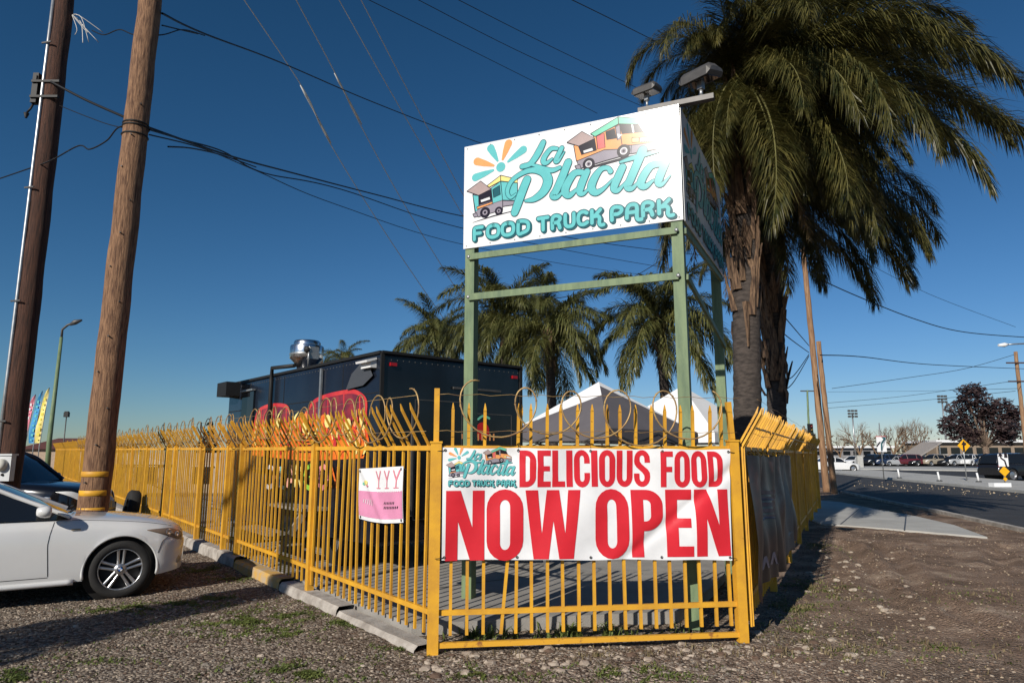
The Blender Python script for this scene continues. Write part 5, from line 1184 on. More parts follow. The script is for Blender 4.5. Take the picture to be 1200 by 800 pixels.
    # wheels
    for a in c['ax']:
        for s_ in (1, -1):
            wr_ = c['wr']; mt_ = Matrix.Translation((a, s_ * (c['W'] - .115), wr_)) @ Matrix.Rotation(R(90) * -s_, 4, 'X'); ns = 36 if dense else 16
            m = MB(); m.lathe([(wr_ * .69, -.09), (wr_ * .93, -.10), (wr_, -.07), (wr_, .06), (wr_ * .975, .088), (wr_ * .92, .104), (wr_ * .80, .106), (wr_ * .70, .092), (wr_ * .69, .05)], ns, 0, mt_); w = m.build('wheel', M_TYRE, t)
            m = MB(); r_ = wr_ * .70; m.lathe([(r_, -.08), (r_ * .96, .04), (r_ * .97, .088), (r_ * 1.01, .094), (r_ * 1.03, .088)], ns, 0, mt_)
            if dense:
                for k in range(5):
                    for dl in (-.13, .13):
                        an = k * 2 * math.pi / 5 + .32; d = Vector((math.cos(an), math.sin(an), 0)); e_ = Vector((math.cos(an + dl * 1.15), math.sin(an + dl * 1.15), 0)); sd = Vector((-d.y, d.x, 0))
                        p0 = d * .035 + sd * dl * .16; p1 = e_ * r_ * .99; q = Vector((0, 0, 1))
                        vs = []
                        for (pp, w_, z_) in ((p0, .017, .082), (p0.lerp(p1, .5), .015, .074), (p1, .020, .084)):
                            vs += [pp - sd * w_ + q * (z_ - .03), pp - sd * w_ * .7 + q * z_, pp + sd * w_ * .7 + q * z_, pp + sd * w_ + q * (z_ - .03)]
                        fs = []
                        for i in range(2):
                            for j in range(3): fs.append((i * 4 + j, i * 4 + j + 1, i * 4 + 4 + j + 1, i * 4 + 4 + j))
                        m.add([mt_ @ v for v in vs], fs, 0, True)
                m.lathe([(0, .085), (.06, .083), (.068, .06), (.07, .03)], 20, 0, mt_)
            else: m.lathe([(0, .06), (r_ * .3, .07), (r_ * .96, .03)], 12, 0, mt_)
            rim = m.build('rim', M_RIM, w)
            if dense:
                m = MB(); m.lathe([(r_ * .95, .0), (.03, .01)], 24, 0, mt_); m.lathe([(.145, .012), (.145, .02), (.03, .02)], 24, 0, mt_); m.build('brake_disc', M_DSTEEL, w)
                if emblem:
                    m = MB(); m.lathe([(.0, .0868), (.031, .0868), (.031, .084)], 20, 0, mt_)
                    for k in range(4): m.lathe([(0.0005, .0876), (.021, .0876)], 5, 1 if k % 2 else 2, mt_, False, k * math.pi / 2, (k + 1) * math.pi / 2)
                    m.build('hub_emblem', [M_INK, M_WINK, flat('emblem_blue' + ('' if 'emblem_blue' not in MATS else '_b%d' % len(MATS)), (.03, .14, .45))], w)
    def patch(nm, xa, xb, fu0, fu1, mt2, off=.004, nx=14, ny=6, s2=(1, -1)):
        for s_ in s2:
            m = MB()
            def fn(a, b):
                x = lerp(xa, xb, a); u = lerp(fu0(a), fu1(a), b); p = S(x, u, s_)
                nn = (S(min(x + .01, c['nose']), u, s_) - S(x - .01, u, s_)).cross(S(x, min(10, u + .1), s_) - S(x, u - .1, s_)); nn = nn.normalized() if nn.length > 1e-9 else Vector((0, s_, 0))
                if nn.y * s_ < 0 and abs(nn.y) > .05: nn = -nn
                ed = min(a, 1 - a, b, 1 - b) * 8
                return p + nn * off * min(1, .15 + ed)
            m.grid(fn, nx, ny); m.build(nm, mt2, t)
    N0 = c['nose']
    patch('headlight', N0 - .47, N0 - .05, lambda a: 5.9 - a * 1.0, lambda a: 6.0 + min(1, a * 1.7) * .8, M_LAMPG if dense else M_WINK, .012)
    patch('taillight', c['tail'] + .03, c['tail'] + .30, lambda a: 5.0, lambda a: 6.4, flat('tail_red_' + str(len(MATS)), (.25, .01, .012), rough=.2), .010)
    for s_ in (1, -1):
        m = MB(); b_ = Vector((.58 if style != 'suv' else .75, s_ * (c['W'] - .04), top(.58) + .015)); cc = b_ + Vector((-.02, s_ * .10, .055))
        m.tube([b_, b_.lerp(cc, .7)], .022, 6)
        m.lathe([(.0, -.10), (.045, -.095), (.07, -.05), (.078, .0), (.072, .05), (.05, .066), (0, .07)], 14, 0, Matrix.Translation(cc) @ Matrix.Rotation(R(90), 4, 'Y') @ Matrix.Diagonal((.85, 1.25, .85, 1)))
        m.build('mirror', paint, t, sharp=60)
    if dense:
        for s_ in (1, -1):
            m = MB()
            for X0, lean in ((.66, .05), (-.68, .12)):
                pr = [S(X0 + lean * (1 - abs(u - 4.2) / 3.2) * -1, u, s_) + Vector((0, s_ * .0008, 0)) for u in [2.2 + k * .3 for k in range(17)]]; m.tube(pr, .0035, 4, cap=False)
            pr = [S(x, 2.05, s_) + Vector((0, s_ * .0008, .015)) for x in [-.66 + .1 * k for k in range(14)]]; m.tube(pr, .0035, 4, cap=False)
            m.build('door_seam', M_BLACK, t)
            m = MB(); pr = [S(x, 5.25, s_) + Vector((0, s_ * .02, 0)) for x in (-.55, -.50, -.40, -.35)]; m.tube(pr, [.008, .014, .014, .008], 6); m.build('door_handle', paint, t)
            m = MB(); p = S(.86, 5.3, s_); m.box(p + Vector((0, s_ * .004, .03)), (.09, .012, .016)); m.build('side_marker', flat('marker_clear' + str(len(MATS)), (.36, .30, .22), rough=.15), t)
            m = MB(); pr = [S(x, 1.2, s_) + Vector((0, s_ * .010, -.01)) for x in [-.92 + .06 * k for k in range(31)]]; m.tube(pr, .03, 8); m.build('side_skirt', paint, t)
            for a in c['ax']:
                m = MB(); pr = [Vector((a + (c['arch'] + .012) * math.cos(R(q)), s_ * (wid(a + (c['arch'] + .012) * math.cos(R(q))) - .008), c['wr'] + (c['arch'] + .012) * math.sin(R(q)))) for q in range(-12, 193, 6)]; m.tube(pr, .016, 6); m.build('wheel_arch_lip', paint, t)
            m = MB(); m.lathe([(0, .02), (.045, .018), (.055, 0), (.065, .01), (.07, -.01)], 14, 0, Matrix.Translation((2.005, s_ * .66, .36)) @ Matrix.Rotation(R(68 * s_), 4, 'Z') @ Matrix.Rotation(R(90), 4, 'Y') if False else Matrix.Translation((1.925, s_ * .70, .37)) @ Vector((.72, s_ * .69, 0)).to_track_quat('Z', 'Y').to_matrix().to_4x4()); m.build('fog_light', M_STEEL, t)
        for s_ in (1, -1):
            m = MB(); m.tube([S(x, 7.35, s_) + Vector((0, 0, .001)) for x in [.82 + .06 * k for k in range(18)]], .0032, 4, cap=False); m.build('bonnet_seam', M_BLACK, t)
            m = MB(); m.tube([S(1.70 + .012 * k, 3.2 + .24 * k, s_) + Vector((0, s_ * .001, 0)) for k in range(11)], .003, 4, cap=False); m.build('bumper_seam', M_BLACK, t)
            for hx, hr in ((1.80, .040), (1.90, .034)):
                p = S(hx, 6.02, s_); nn = Vector((.55, s_ * .8, .2)).normalized(); m = MB(); m.lathe([(0, .012), (hr * .55, .014), (hr * .8, .018), (hr, .012)], 14, 0, Matrix.Translation(p + nn * .004) @ nn.to_track_quat('Z', 'Y').to_matrix().to_4x4()); m.build('headlight_lens', M_RIM, t)
        for s_ in (1, -1):
            m = MB(); m.lathe([(.0, .012), (.07, .012), (.09, .006), (.095, -.01)], 18, 0, Matrix.Translation((2.028, s_ * .12, .60)) @ Matrix.Rotation(R(80), 4, 'Y') @ Matrix.Diagonal((.62, 1.05, 1, 1))); m.build('grille', M_BLACK, t)
        m = MB(); m.box((1.995, 0, .32), (.09, .62, .10)); m.build('lower_intake', M_BLACK, t)
        m = MB(); m.beam((.80, -.55, .955), (.86, .1, .96), .02, .015); m.beam((.80, .1, .955), (.86, .62, .96), .02, .015); m.build('wiper', M_BLACK, t)
    return t
TH_ = R(34); fw = G(138, 701); off_ = Matrix.Rotation(TH_, 3, 'Z') @ Vector((1.33, -.85, 0)); cl_ = fw - off_
car('parked_car', 'white two door car parked nose to the long fence below the poles', 'coupe', M_CARW, (cl_.x, cl_.y, 0), TH_, True, cat='car', emblem=True)
M_CARB = mat('black_car_paint', (.006, .006, .008), rough=.18, scale=2, var=.1, coat=.6)
q = P(95, 560, 14.2); car('parked_suv', 'black car standing behind the white car and the wooden poles', 'suv', M_CARB, (q.x - 2.1, 14.6, 0), R(4), False)

# ------------------------------------------------------------------ utility poles and overhead cables
def wpole(label, p0, p1, r0, r1, mt, group=None, extra=None, name='utility_pole'):
    p0, p1 = Vector(p0), Vector(p1); base = Vector((p0.x, p0.y, 0)); d = (p1 - p0); foot = p0 - d * (p0.z / d.z) - Vector((0, 0, .0)); foot.z = -.1
    t = thing(name, label, 'utility pole', (foot.x, foot.y, 0), 0, group); o = Vector((foot.x, foot.y, 0)); m = MB(); n = 40
    m.tube([(foot.lerp(p1, i / n) - o) + Vector((.006 * math.sin(i * 1.3), .006 * math.cos(i * .9), 0)) for i in range(n + 1)], [lerp(r0, r1, i / n) * (1 + .012 * math.sin(i * 2.1)) for i in range(n + 1)], 20)
    m.build('shaft', mt, t)
    at = lambda z: foot.lerp(p1, (z + .1) / (p1.z + .1)) - o
    rad = lambda z: lerp(r0, r1, z / p1.z)
    if extra: extra(t, at, rad)
    return t, o
def pole_two(t, at, rad):
    for y in (555, 577, 597):
        z = P(115, y, 10.5).z; m = MB(); m.lathe([(rad(z) + .003, -.04), (rad(z) + .006, -.038), (rad(z) + .006, .038), (rad(z) + .003, .04)], 20, 0, Matrix.Translation(at(z)), True, R(190), R(345)); m.build('yellow_band', M_YEL, t)
    m = MB()
    for z in (6.95, 6.75, 6.9): m.lathe([(rad(z) + .004, -.015), (rad(z) + .02, 0), (rad(z) + .004, .015)], 20, 0, Matrix.Translation(at(z)))
    m.build('cable_collar', M_BLACK, t)
    m = MB()
    for k in range(12): z = 1.2 + k * .55; a = R(260 + (k % 3) * 25); m.tube([at(z) + Vector((math.cos(a), math.sin(a), 0)) * rad(z) * .95, at(z) + Vector((math.cos(a), math.sin(a), 0)) * (rad(z) + .03)], .012, 6)
    m.build('bolts', M_DSTEEL, t)
pb = P(114.5, 550, 10.5); ptop = P(176, 0, 10.5); ptop2 = pb + (ptop - pb) * 1.12
wpole('brown wooden utility pole with three yellow bands beside the white car', pb, ptop2, .21, .175, M_WOOD, extra=pole_two)
def pole_one(t, at, rad):
    off = Vector((-.10, -.19, 0)); m = MB(); m.tube([at(z) + off * (rad(z) / .2) for z in (.4, 3, 6, 9, 11.8)], .034, 10); m.build('conduit', M_STEEL, t)
    m = MB()
    for z in (2.2, 4.4, 6.6, 9.6): c = at(z); m.beam(c + Vector((-.19, -.20, 0)), c + Vector((.02, -.25, 0)), .02, .03)
    m.build('conduit_strap', M_DSTEEL, t)
    z = P(50, 105, 12.4).z; c = at(z) + Vector((-.25, -.12, 0)); m = MB(); m.box(c, (.11, .12, .62)); m.box(c + Vector((0, -.07, .2)), (.07, .03, .10)); m.tube([c + Vector((-.02, 0, -.3)), c + Vector((-.07, 0, -.42)), c + Vector((-.11, -.02, -.5))], .02, 6); m.lathe([(0, 0), (.05, -.02), (.02, -.12)], 8, 0, Matrix.Translation(c + Vector((-.12, -.02, -.5)))); m.build('splice_box', M_BLACK, t)
    m = MB()
    for dz in (.12, -.2): m.beam(at(z + dz) + Vector((-.3, -.19, 0)), at(z + dz) + Vector((.24, -.19, 0)), .05, .045)
    m.build('bracket', M_BLACK, t)
    c = Vector((P(5, 547, 12.2).x, 12.2, 0)) - Vector((t.location.x, t.location.y, 0)); zz = P(5, 547, 12.2).z
    m = MB(); m.box((c.x, c.y, zz - .02), (.30, .12, .44)); m.box((c.x, c.y, zz + .215), (.34, .17, .03)); mb_ = m.build('meter_box', flat('meter_grey', (.55, .56, .56)), t)
    m = MB(); m.lathe([(.105, 0), (.105, .05), (.09, .09), (.05, .11), (0, .115)], 20, 0, Matrix.Translation((c.x, c.y - .062, zz + .04)) @ Matrix.Rotation(R(90), 4, 'X')); m.build('meter_dial', flat('dial_glass', (.62, .60, .52), rough=.08), mb_)
    m = MB(); m.lathe([(0, .02), (.022, .02), (.024, 0)], 10, 0, Matrix.Translation((c.x + .03, c.y - .062, zz - .13)) @ Matrix.Rotation(R(90), 4, 'X')); m.build('seal', M_BLACK, mb_)
    m = MB(); m.beam((c.x, c.y + .03, zz), at(zz) + Vector((0, 0, 0)), .08, .10); m.build('meter_bracket', M_DSTEEL, t)
    tw = MB(); rnd = random.Random(2); e0 = at(P(88, 18, 12.5).z) + Vector((.2, 0, 0))
    for k in range(6): tw.tube(catmull([e0, e0 + Vector((rnd.uniform(.05, .3), rnd.uniform(-.1, .1), rnd.uniform(-.35, .1))), e0 + Vector((rnd.uniform(.1, .55), rnd.uniform(-.2, .2), rnd.uniform(-.7, .1)))], 4), .008, 4)
    tw.build('loose_wire', M_GUY, t)
pb = P(11, 550, 12.5); ptop = P(75, 0, 12.5)
wpole('dark wooden utility pole with a steel conduit and meter box', pb, pb + (ptop - pb) * 1.1, .20, .175, M_WOOD2, extra=pole_one)
def far_pole(label, b, y0, tpx_, mt, r, group=None):
    q = G(*b); return wpole(label, P(b[0], b[1] - 8, q.y), P(tpx_[0], tpx_[1], q.y), r, r * .75, mt, group)
far_pole('tall light brown utility pole at the end of the fence by the road', (968, 576), 0, (941, 290), M_WOOD3, .15)
far_pole('shorter bare pole next to the tall one by the road', (977, 578), 0, (959, 400), M_WOOD3, .13)
def cross(t, at, rad): 
    for z in (9.9, 8.2): m = MB(); m.beam(at(z) + Vector((-1.1, -.2, 0)), at(z) + Vector((1.1, -.2, 0)), .1, .12); m.build('crossarm', M_WOOD2, t)
q = G(1206, 548); wpole('utility pole with crossarms behind the purple tree', P(1203, 530, 62), P(1190, 412, 62), .19, .15, M_WOOD3, extra=cross)
q = P(946, 480, 70); t, o = wpole('thin green post with a short crossbar beyond the fence end', P(949, 530, 70), P(946, 457, 70), .12, .09, M_GREEN, extra=lambda t, at, rad: MB().beam(at(P(946, 458, 70).z) + Vector((-.7, 0, 0)), at(P(946, 458, 70).z) + Vector((.7, 0, 0)), .1, .12).build('crossbar', M_DSTEEL, t), name='light_post')
t['category'] = 'post'
def cable(label, pts, r, group, mt=M_CABLE, name='overhead_cable'):
    m = MB(); q = [P(x, y, Y) for (x, y, Y) in pts]; q = catmull(q, 8) if len(q) > 2 else [q[0].lerp(q[1], i / 8) for i in range(9)]
    m.tube(q, r, 5, cap=False); return tag(m.build(name, mt, None, q[0]), label, 'cable', group)
gA, gB, gC, gD = 'cables on the banded pole', 'cables in the upper sky', 'thin guy strands', 'wires over the road'
cable('heavy black cable strung from the top of the banded pole', [(190, 16, 10.5), (240, 40, 13), (330, 74, 19), (440, 121, 26), (555, 165, 34), (700, 216, 46), (850, 262, 60)], .021, gA)
cable('thick black bundled cable from the splice box, crossing the banded pole', [(60, 96, 12.3), (100, 117, 12), (145, 137, 11.5), (175, 150, 11.2), (270, 183, 15), (340, 202, 19), (440, 228, 25), (545, 254, 32), (700, 284, 44), (830, 300, 58)], .024, gA)
cable('second black cable lashed under the thick bundle', [(175, 152, 10.4), (215, 164, 12.3), (262, 178, 15), (310, 203, 18), (400, 222, 22), (540, 267, 31), (700, 300, 44), (830, 322, 58)], .018, gA)
cable('black cable sagging lowest beneath the thick bundle', [(175, 158, 10.4), (240, 175, 13), (300, 200, 17), (395, 240, 22), (545, 287, 31), (720, 318, 44), (860, 330, 60)], .013, gA)
cable('short loose black cable end hanging below the bundle', [(197, 172, 11.5), (225, 174, 13), (260, 182, 15), (300, 196, 17)], .016, gA)
cable('thin black line from the dark pole to the banded pole', [(70, 124, 12.4), (105, 138, 11.6), (135, 148, 10.9), (168, 152, 10.5)], .008, gA)
cable('kinked black cable running left from the banded pole', [(165, 148, 10.4), (140, 149, 10.8), (125, 165, 11), (105, 175, 11.2), (92, 171, 11.5), (60, 188, 12.0), (30, 199, 12.8), (-20, 216, 14)], .013, gA)
cable('black cable joining the two wooden poles near their tops', [(108, 36, 12.4), (122, 41, 12), (140, 35, 11.5), (158, 41, 11), (190, 41, 10.6), (215, 35, 12), (240, 42, 13)], .011, gA)
cable('stiff short black lead near the top of the banded pole', [(190, 30, 10.6), (215, 36, 12), (232, 40, 13)], .013, gA)
for pts in ([(432, 0, 30), (560, 63, 38), (700, 133, 50)], [(490, 0, 30), (620, 66, 38), (760, 128, 50)], [(537, 0, 30), (640, 52, 37), (765, 112, 48)], [(670, 0, 24), (715, 22, 27), (775, 52, 32)]):
    cable('thin black overhead line vanishing into the tall palm fronds' if pts[0][0] > 600 else 'thin black overhead line crossing the sky behind the sign', pts, .019, gB)
for pts in ([(282, -6, 22), (356, 105, 25), (385, 165, 27), (455, 278, 32), (528, 385, 40)], [(345, -4, 22), (396, 92, 25), (420, 142, 27), (480, 250, 32), (548, 360, 40)], [(395, -4, 24), (465, 120, 28), (548, 262, 36)], [(421, -4, 24), (480, 110, 28), (548, 238, 36)]):
    cable('thin pale guy strand carrying a white insulator rod' if len(pts) > 3 else 'plain thin pale guy strand slanting down to the sign top', pts, .019, gC, M_GUY, 'guy_strand')
for a, b in (((352, 100, 25), (388, 168, 27)), ((392, 86, 25), (424, 146, 27))):
    m = MB(); pa_, pb_ = P(*a), P(*b); m.tube([pa_.lerp(pb_, i / 6) for i in range(7)], [.02, .045, .034, .034, .034, .045, .02], 8)
    tag(m.build('guy_insulator', flat('insulator_white_%d' % a[0], (.62, .62, .6)), None, pa_), 'pale fibreglass insulator rod on a guy strand', 'insulator', 'guy insulators')
m = MB()
cable('black cable sweeping from the tall roadside pole to the right', [(950, 322, 29), (1000, 345, 31), (1070, 373, 34), (1130, 389, 36), (1215, 396, 40)], .024, gD)
cable('nearly level cable from the shorter roadside pole', [(961, 416, 29), (1010, 418, 34), (1090, 427, 45), (1200, 432, 60)], .024, gD)
cable('faint line above the street lamp', [(1000, 300, 50), (1090, 345, 55), (1190, 383, 60)], .016, gD)
for pts in ([(975, 455, 60), (1060, 443, 62), (1130, 432, 63), (1190, 415, 62)], [(970, 472, 80), (1060, 464, 82), (1190, 446, 62)], [(970, 478, 80), (1070, 470, 80), (1190, 458, 62)], [(970, 459, 110), (1080, 458, 110), (1195, 455, 62)]):
    cable('thin distant wire strung towards the crossarm pole', pts, .022, gD)
for pts in ([(948, 413, 29), (930, 400, 22), (915, 388, 17)], [(948, 415, 29), (930, 440, 22), (912, 447, 17)], [(948, 405, 29), (925, 378, 20), (915, 366, 17)], [(948, 417, 29), (928, 450, 22), (905, 462, 17)]):
    cable('black service cable between the tall roadside pole and the palms', pts, .016, gD)
cable('loose black line behind the green braces', [(560, 360, 30), (650, 350, 30), (730, 330, 30), (785, 298, 30)], .016, gB)

# ------------------------------------------------------------------ left background beyond the fence
q = G(58, 560); b = P(60, 515, 35)
t = thing('street_lamp', 'green street lamp with a curved arm behind the fence and flags', 'street lamp', (b.x, 35, 0)); o = Vector((b.x, 35, 0))
m = MB(); m.tube([Vector((0, 0, 0)), P(58, 515, 35) - o, P(72, 395, 35) - o], [.14, .12, .08], 10); m.build('pole', M_GREEN, t)
m = MB(); m.tube([P(72, 397, 35) - o, P(73, 386, 35) - o, P(79, 381, 35) - o, P(88, 377, 35) - o], .06, 8); m.build('arm', M_DSTEEL, t)
m = MB(); m.tube([P(82, 380.5, 35) - o, P(88, 377.5, 35) - o, P(96, 375, 35) - o], [.06, .14, .05], 8); m.build('lamp_head', M_DSTEEL, t)
t = thing('floodlight_post', 'small dark lamp on a thin post above the red roof', 'lamp', (P(78, 487, 60).x, 60, 0)); z = P(78, 487, 60).z
m = MB(); m.tube([(0, 0, 0), (0, 0, z)], .045, 6); m.build('post', M_DSTEEL, t); m = MB(); m.box((0, 0, z + .1), (.40, .25, .42)); m.box((0, 0, z + .35), (.30, .2, .08)); m.build('lamp_head', M_BLACK, t)
for i, (bx, tx, ty, cols_, lab) in enumerate(((29, 42, 462, (M_PINKD, M_WINK), 'pink and white feather flag nearest the dark pole'), (39, 50, 458, (flat('flag_blue', (.05, .28, .55)), M_TEAL), 'blue feather flag between the pink and yellow ones'), (46, 58, 454, (M_YINK, flat('flag_yellow', (.70, .62, .06))), 'yellow feather flag beside the green street lamp'))):
    b_ = P(bx, 523, 45); tp_ = P(tx, ty, 45); t = thing('feather_flag', lab, 'flag', (b_.x, 45, 0), 0, 'feather flags by the red roofed building'); o = Vector((b_.x, 45, 0))
    m = MB(); m.tube([(0, 0, 0), b_ - o, b_.lerp(tp_, .6) - o, tp_ - o], [.03, .03, .02, .01], 6); m.build('flagpole', M_STEEL, t)
    m = MB(); am_ = tp_ - b_
    m.grid(lambda u, v: (b_ + am_ * (.06 + .94 * v) - o) + Vector((-(.42 * math.sin(math.pi * min(1, .25 + v * .75)) ** .6) * u, .05 * math.sin(v * 9 + u * 3) + .001, 0)), 5, 16); fl_o = m.build('cloth', cols_[0], t)
    m = MB()
    for k in range(9): m.box(b_ + am_ * (.12 + k * .085) - o + Vector((-.2 + .03 * (k % 3), -.062, 0)), (.10 + .04 * (k % 2), .006, .09 + .05 * (k % 3)))
    tag(m.build('print', cols_[1], fl_o), kind='stuff')
t = thing('red_roof_building', 'low building with a dark red tiled roof behind the fence', 'building', (P(60, 520, 62).x, 62, 0)); o = t.location.copy()
def bx_(name, a, b, Y, d, mt, par):
    p, q = P(a[0], a[1], Y) - o, P(b[0], b[1], Y) - o; m = MB(); m.box(((p.x + q.x) / 2, d / 2, (p.z + q.z) / 2), (abs(q.x - p.x), d, abs(p.z - q.z))); return m.build(name, mt, par)
M_RROOF = mat('red_roof', (.13, .045, .035), rough=.8, scale=3)
w = P(20, 524, 62) - o; e = P(104, 524, 62) - o; zr = P(60, 512, 62).z; ze = P(60, 526, 62).z
m = MB(); m.box(((w.x + e.x) / 2, 4, ze / 2), (e.x - w.x - .6, 8, ze)); m.build('wall', mat('tan_wall', (.40, .30, .22), rough=.9), t)
m = MB(); m.add([(w.x, -.4, ze), (e.x, -.4, ze), (e.x, 8.4, ze), (w.x, 8.4, ze), (w.x + 1, 4, zr), (e.x - 1, 4, zr)], [(0, 1, 5, 4), (1, 2, 5), (2, 3, 4, 5), (3, 0, 4), (3, 2, 1, 0)]); m.build('roof', M_RROOF, t)
m = MB(); m.box((P(77, 520, 62).x - o.x, -.5, P(77, 522, 62).z), (.8 * 1.0, .1, .25)); m.build('sign_plate', M_WINK, t)
# tan building seen through the bars
o = Vector((P(200, 540, 30).x, 30, 0)); t = thing('tan_building', 'tan stucco building with a pale gable seen through the fence bars', 'building', o)
M_STUC = mat('tan_stucco', (.42, .32, .22), rough=.9, scale=3); M_STUC2 = mat('pale_stucco', (.52, .46, .38), rough=.9, scale=3)
m = MB(); m.box((0, 3, .85), (6.5, 6, 1.7)); m.build('wall', M_STUC, t)
m = MB(); m.add([(-3.4, -.2, 1.2), (.2, -.2, 1.2), (-1.6, -.2, 1.72), (-3.4, 5.8, 1.2), (.2, 5.8, 1.2), (-1.6, 5.8, 1.72)], [(0, 1, 2), (5, 4, 3), (0, 2, 5, 3), (1, 4, 5, 2)]); m.build('gable', M_STUC2, t)
for x in (-2.4, -1.0, 1.4): m = MB(); m.box((x, -.02, .75), (.8, .06, .7)); w = m.build('window', M_GLASS, t); m = MB(); m.box((x, -.06, 1.13), (.95, .08, .05)); m.build('window_head', M_STUC2, w)
q = LF + LD * 13.3 + LOUT * .30
t = thing('tyre', 'black tyre leaning on the outside of the long fence beyond the white car', 'tyre', (q.x, q.y, 0), math.atan2(LD.y, LD.x)); m = MB(); m.lathe([(.20, -.11), (.36, -.12), (.40, -.08), (.40, .08), (.36, .12), (.20, .11), (.20, -.11)], 28, 0, Matrix.Translation((0, 0, .39)) @ Matrix.Rotation(R(98), 4, 'X')); m.build('tread', M_TYRE, t); m = MB(); m.lathe([(0, .0), (.12, .03), (.22, .0), (.22, -.03), (0, -.04)], 20, 0, Matrix.Translation((0, 0, .39)) @ Matrix.Rotation(R(98), 4, 'X')); m.build('rim', M_DSTEEL, t)

# ------------------------------------------------------------------ across the road
def post_sign(label, base, top_z, draw, name='road_sign', r=.03):
    t = thing(name, label, 'road sign', base); m = MB(); m.tube([(0, 0, 0), (0, 0, top_z)], r, 8); m.build('post', M_STEEL, t); draw(t); return t
def plate(t, z, w, h, mt, shape, art=None, yo=-.06):
    m = MB()
    if shape == 'rect': m.box((0, yo, z), (w, .02, h))
    else: m.box((0, yo, z), (w, .02, w), rot=Matrix.Rotation(R(45), 3, 'Y'))
    p = m.build('sign_plate', mt, t)
    if art: am, mats = art.mesh(lambda u, v, zz: Vector((u, yo - .01 - zz, z + v)), base=.006, step=.002); am.build('symbol', mats, p)
M_SYEL = flat('sign_yellow', (.80, .40, .01)); M_SWH = flat('sign_white', (.78, .78, .78))
b = G(1036, 562, .13); k = b.y / 800
a1 = Art(); a1.stroke([(-.02, -.35), (.0, .0), (.14, .22)], .10, M_TEALD); a1.poly([(.02, .42), (.26, .42), (.22, .18)], M_TEALD); a1.stroke([(-.30, -.15), (-.1, .1)], .07, M_INK); a1.stroke([(-.32, .45), (.32, .45)], .03, M_RED)
post_sign('white road sign with a dark turning arrow on the median', (b.x, b.y, .13), 3.4, lambda t: plate(t, P(1033, 520, b.y).z - .13, 11 * k, 18 * k, M_SWH, 'rect', a1))
b = G(1133, 563, .13); k = b.y / 800
a2 = Art(); a2.stroke([(-.02, -.3), (-.02, .0), (.1, .12)], .11, M_INK); a2.poly([(-.16, .05), (.02, .3), (.14, .03)], M_INK)
post_sign('yellow diamond warning sign with a black arrow on the median', (b.x, b.y, .13), 2.5, lambda t: plate(t, P(1131, 522, b.y).z - .13, 10.5 * k, 0, M_SYEL, 'diamond', a2))
b = G(1178, 569, .13); k = b.y / 800
a3 = Art(); a3.stroke([(.12, -.3), (.06, -.02), (-.1, .1), (-.12, .25)], .08, M_INK); a3.poly([(-.24, .18), (0, .2), (-.13, .38)], M_INK); a3.poly([(.05, .12), (.22, .12), (.2, .34), (.07, .34)], M_INK)
def keep(t): plate(t, P(1176, 539, b.y).z - .13, 11.5 * k, 14 * k, M_SWH, 'rect', a3); plate(t, P(1178, 552, b.y).z - .13, 8.5 * k, 0, M_SYEL, 'diamond'); plate(t, P(1179, 561, b.y).z - .13, 3.6 * k, 0, M_SYEL, 'diamond')
post_sign('white keep left arrow sign above yellow diamond markers', (b.x, b.y, .13), P(1176, 532, b.y).z - .13, keep)
for (x, y) in ((1053, 560), (1100, 563.5), (1146, 564.5)):
    b = G(x + 1, y, .13); t = thing('delineator_post', 'slim white flexible post standing on the median', 'post', (b.x, b.y, .13), 0, 'white posts on the median'); h = 10.5 * b.y / 800
    m = MB(); m.tube([(0, 0, 0), (-.02, 0, h * .5), (-.06, 0, h)], [.06, .05, .05], 10); m.build('tube', M_WINK, t); m = MB(); m.lathe([(.16, 0), (.14, .05), (.05, .06)], 10); m.build('base', M_BLACK, t)
b = G(1172, 570, .13); m = MB(); m.box((b.x, b.y, .22), (.8, .4, .18)); tag(m.build('kerb_marker', M_SWH), 'white painted block at the median nose under the keep left sign', 'kerb block')
b = G(1008, 548.5); t = thing('utility_cabinet', 'pale grey utility cabinet by the far pavement', 'cabinet', (b.x, b.y, .1)); k = b.y / 800
m = MB(); m.box((0, 0, 6.5 * k), (6.5 * k, 4 * k, 13 * k)); m.build('case', mat('cabinet_grey', (.46, .45, .42)), t); m = MB(); m.box((0, 0, 13 * k + .05), (7.2 * k, 4.6 * k, .1)); m.build('lid', M_CONC2, t)
# traffic signal by the tall poles
b = G(951, 552); t = thing('traffic_signal', 'black traffic signal head beside the tall roadside pole', 'traffic light', (b.x, b.y, 0)); k = b.y / 800
m = MB(); m.tube([(0, 0, 0), (0, 0, 52 * k)], .09, 8); m.build('post', M_STEEL, t); m = MB(); z = P(954, 503, b.y).z; m.box((1.5 * k, -.1, z), (5 * k, .35, 13 * k)); h_ = m.build('signal_head', M_BLACK, t)
for i in range(3): m = MB(); m.lathe([(0, .01), (1.3 * k, .0), (1.5 * k, .15)], 10, 0, Matrix.Translation((1.5 * k, -.29, z + (i - 1) * 4 * k)) @ Matrix.Rotation(R(90), 4, 'X')); m.build('lens', flat('lens_%s' % 'abc'[i], ((.05, .10, .06), (.14, .09, .02), (.15, .02, .02))[i], rough=.2), h_)
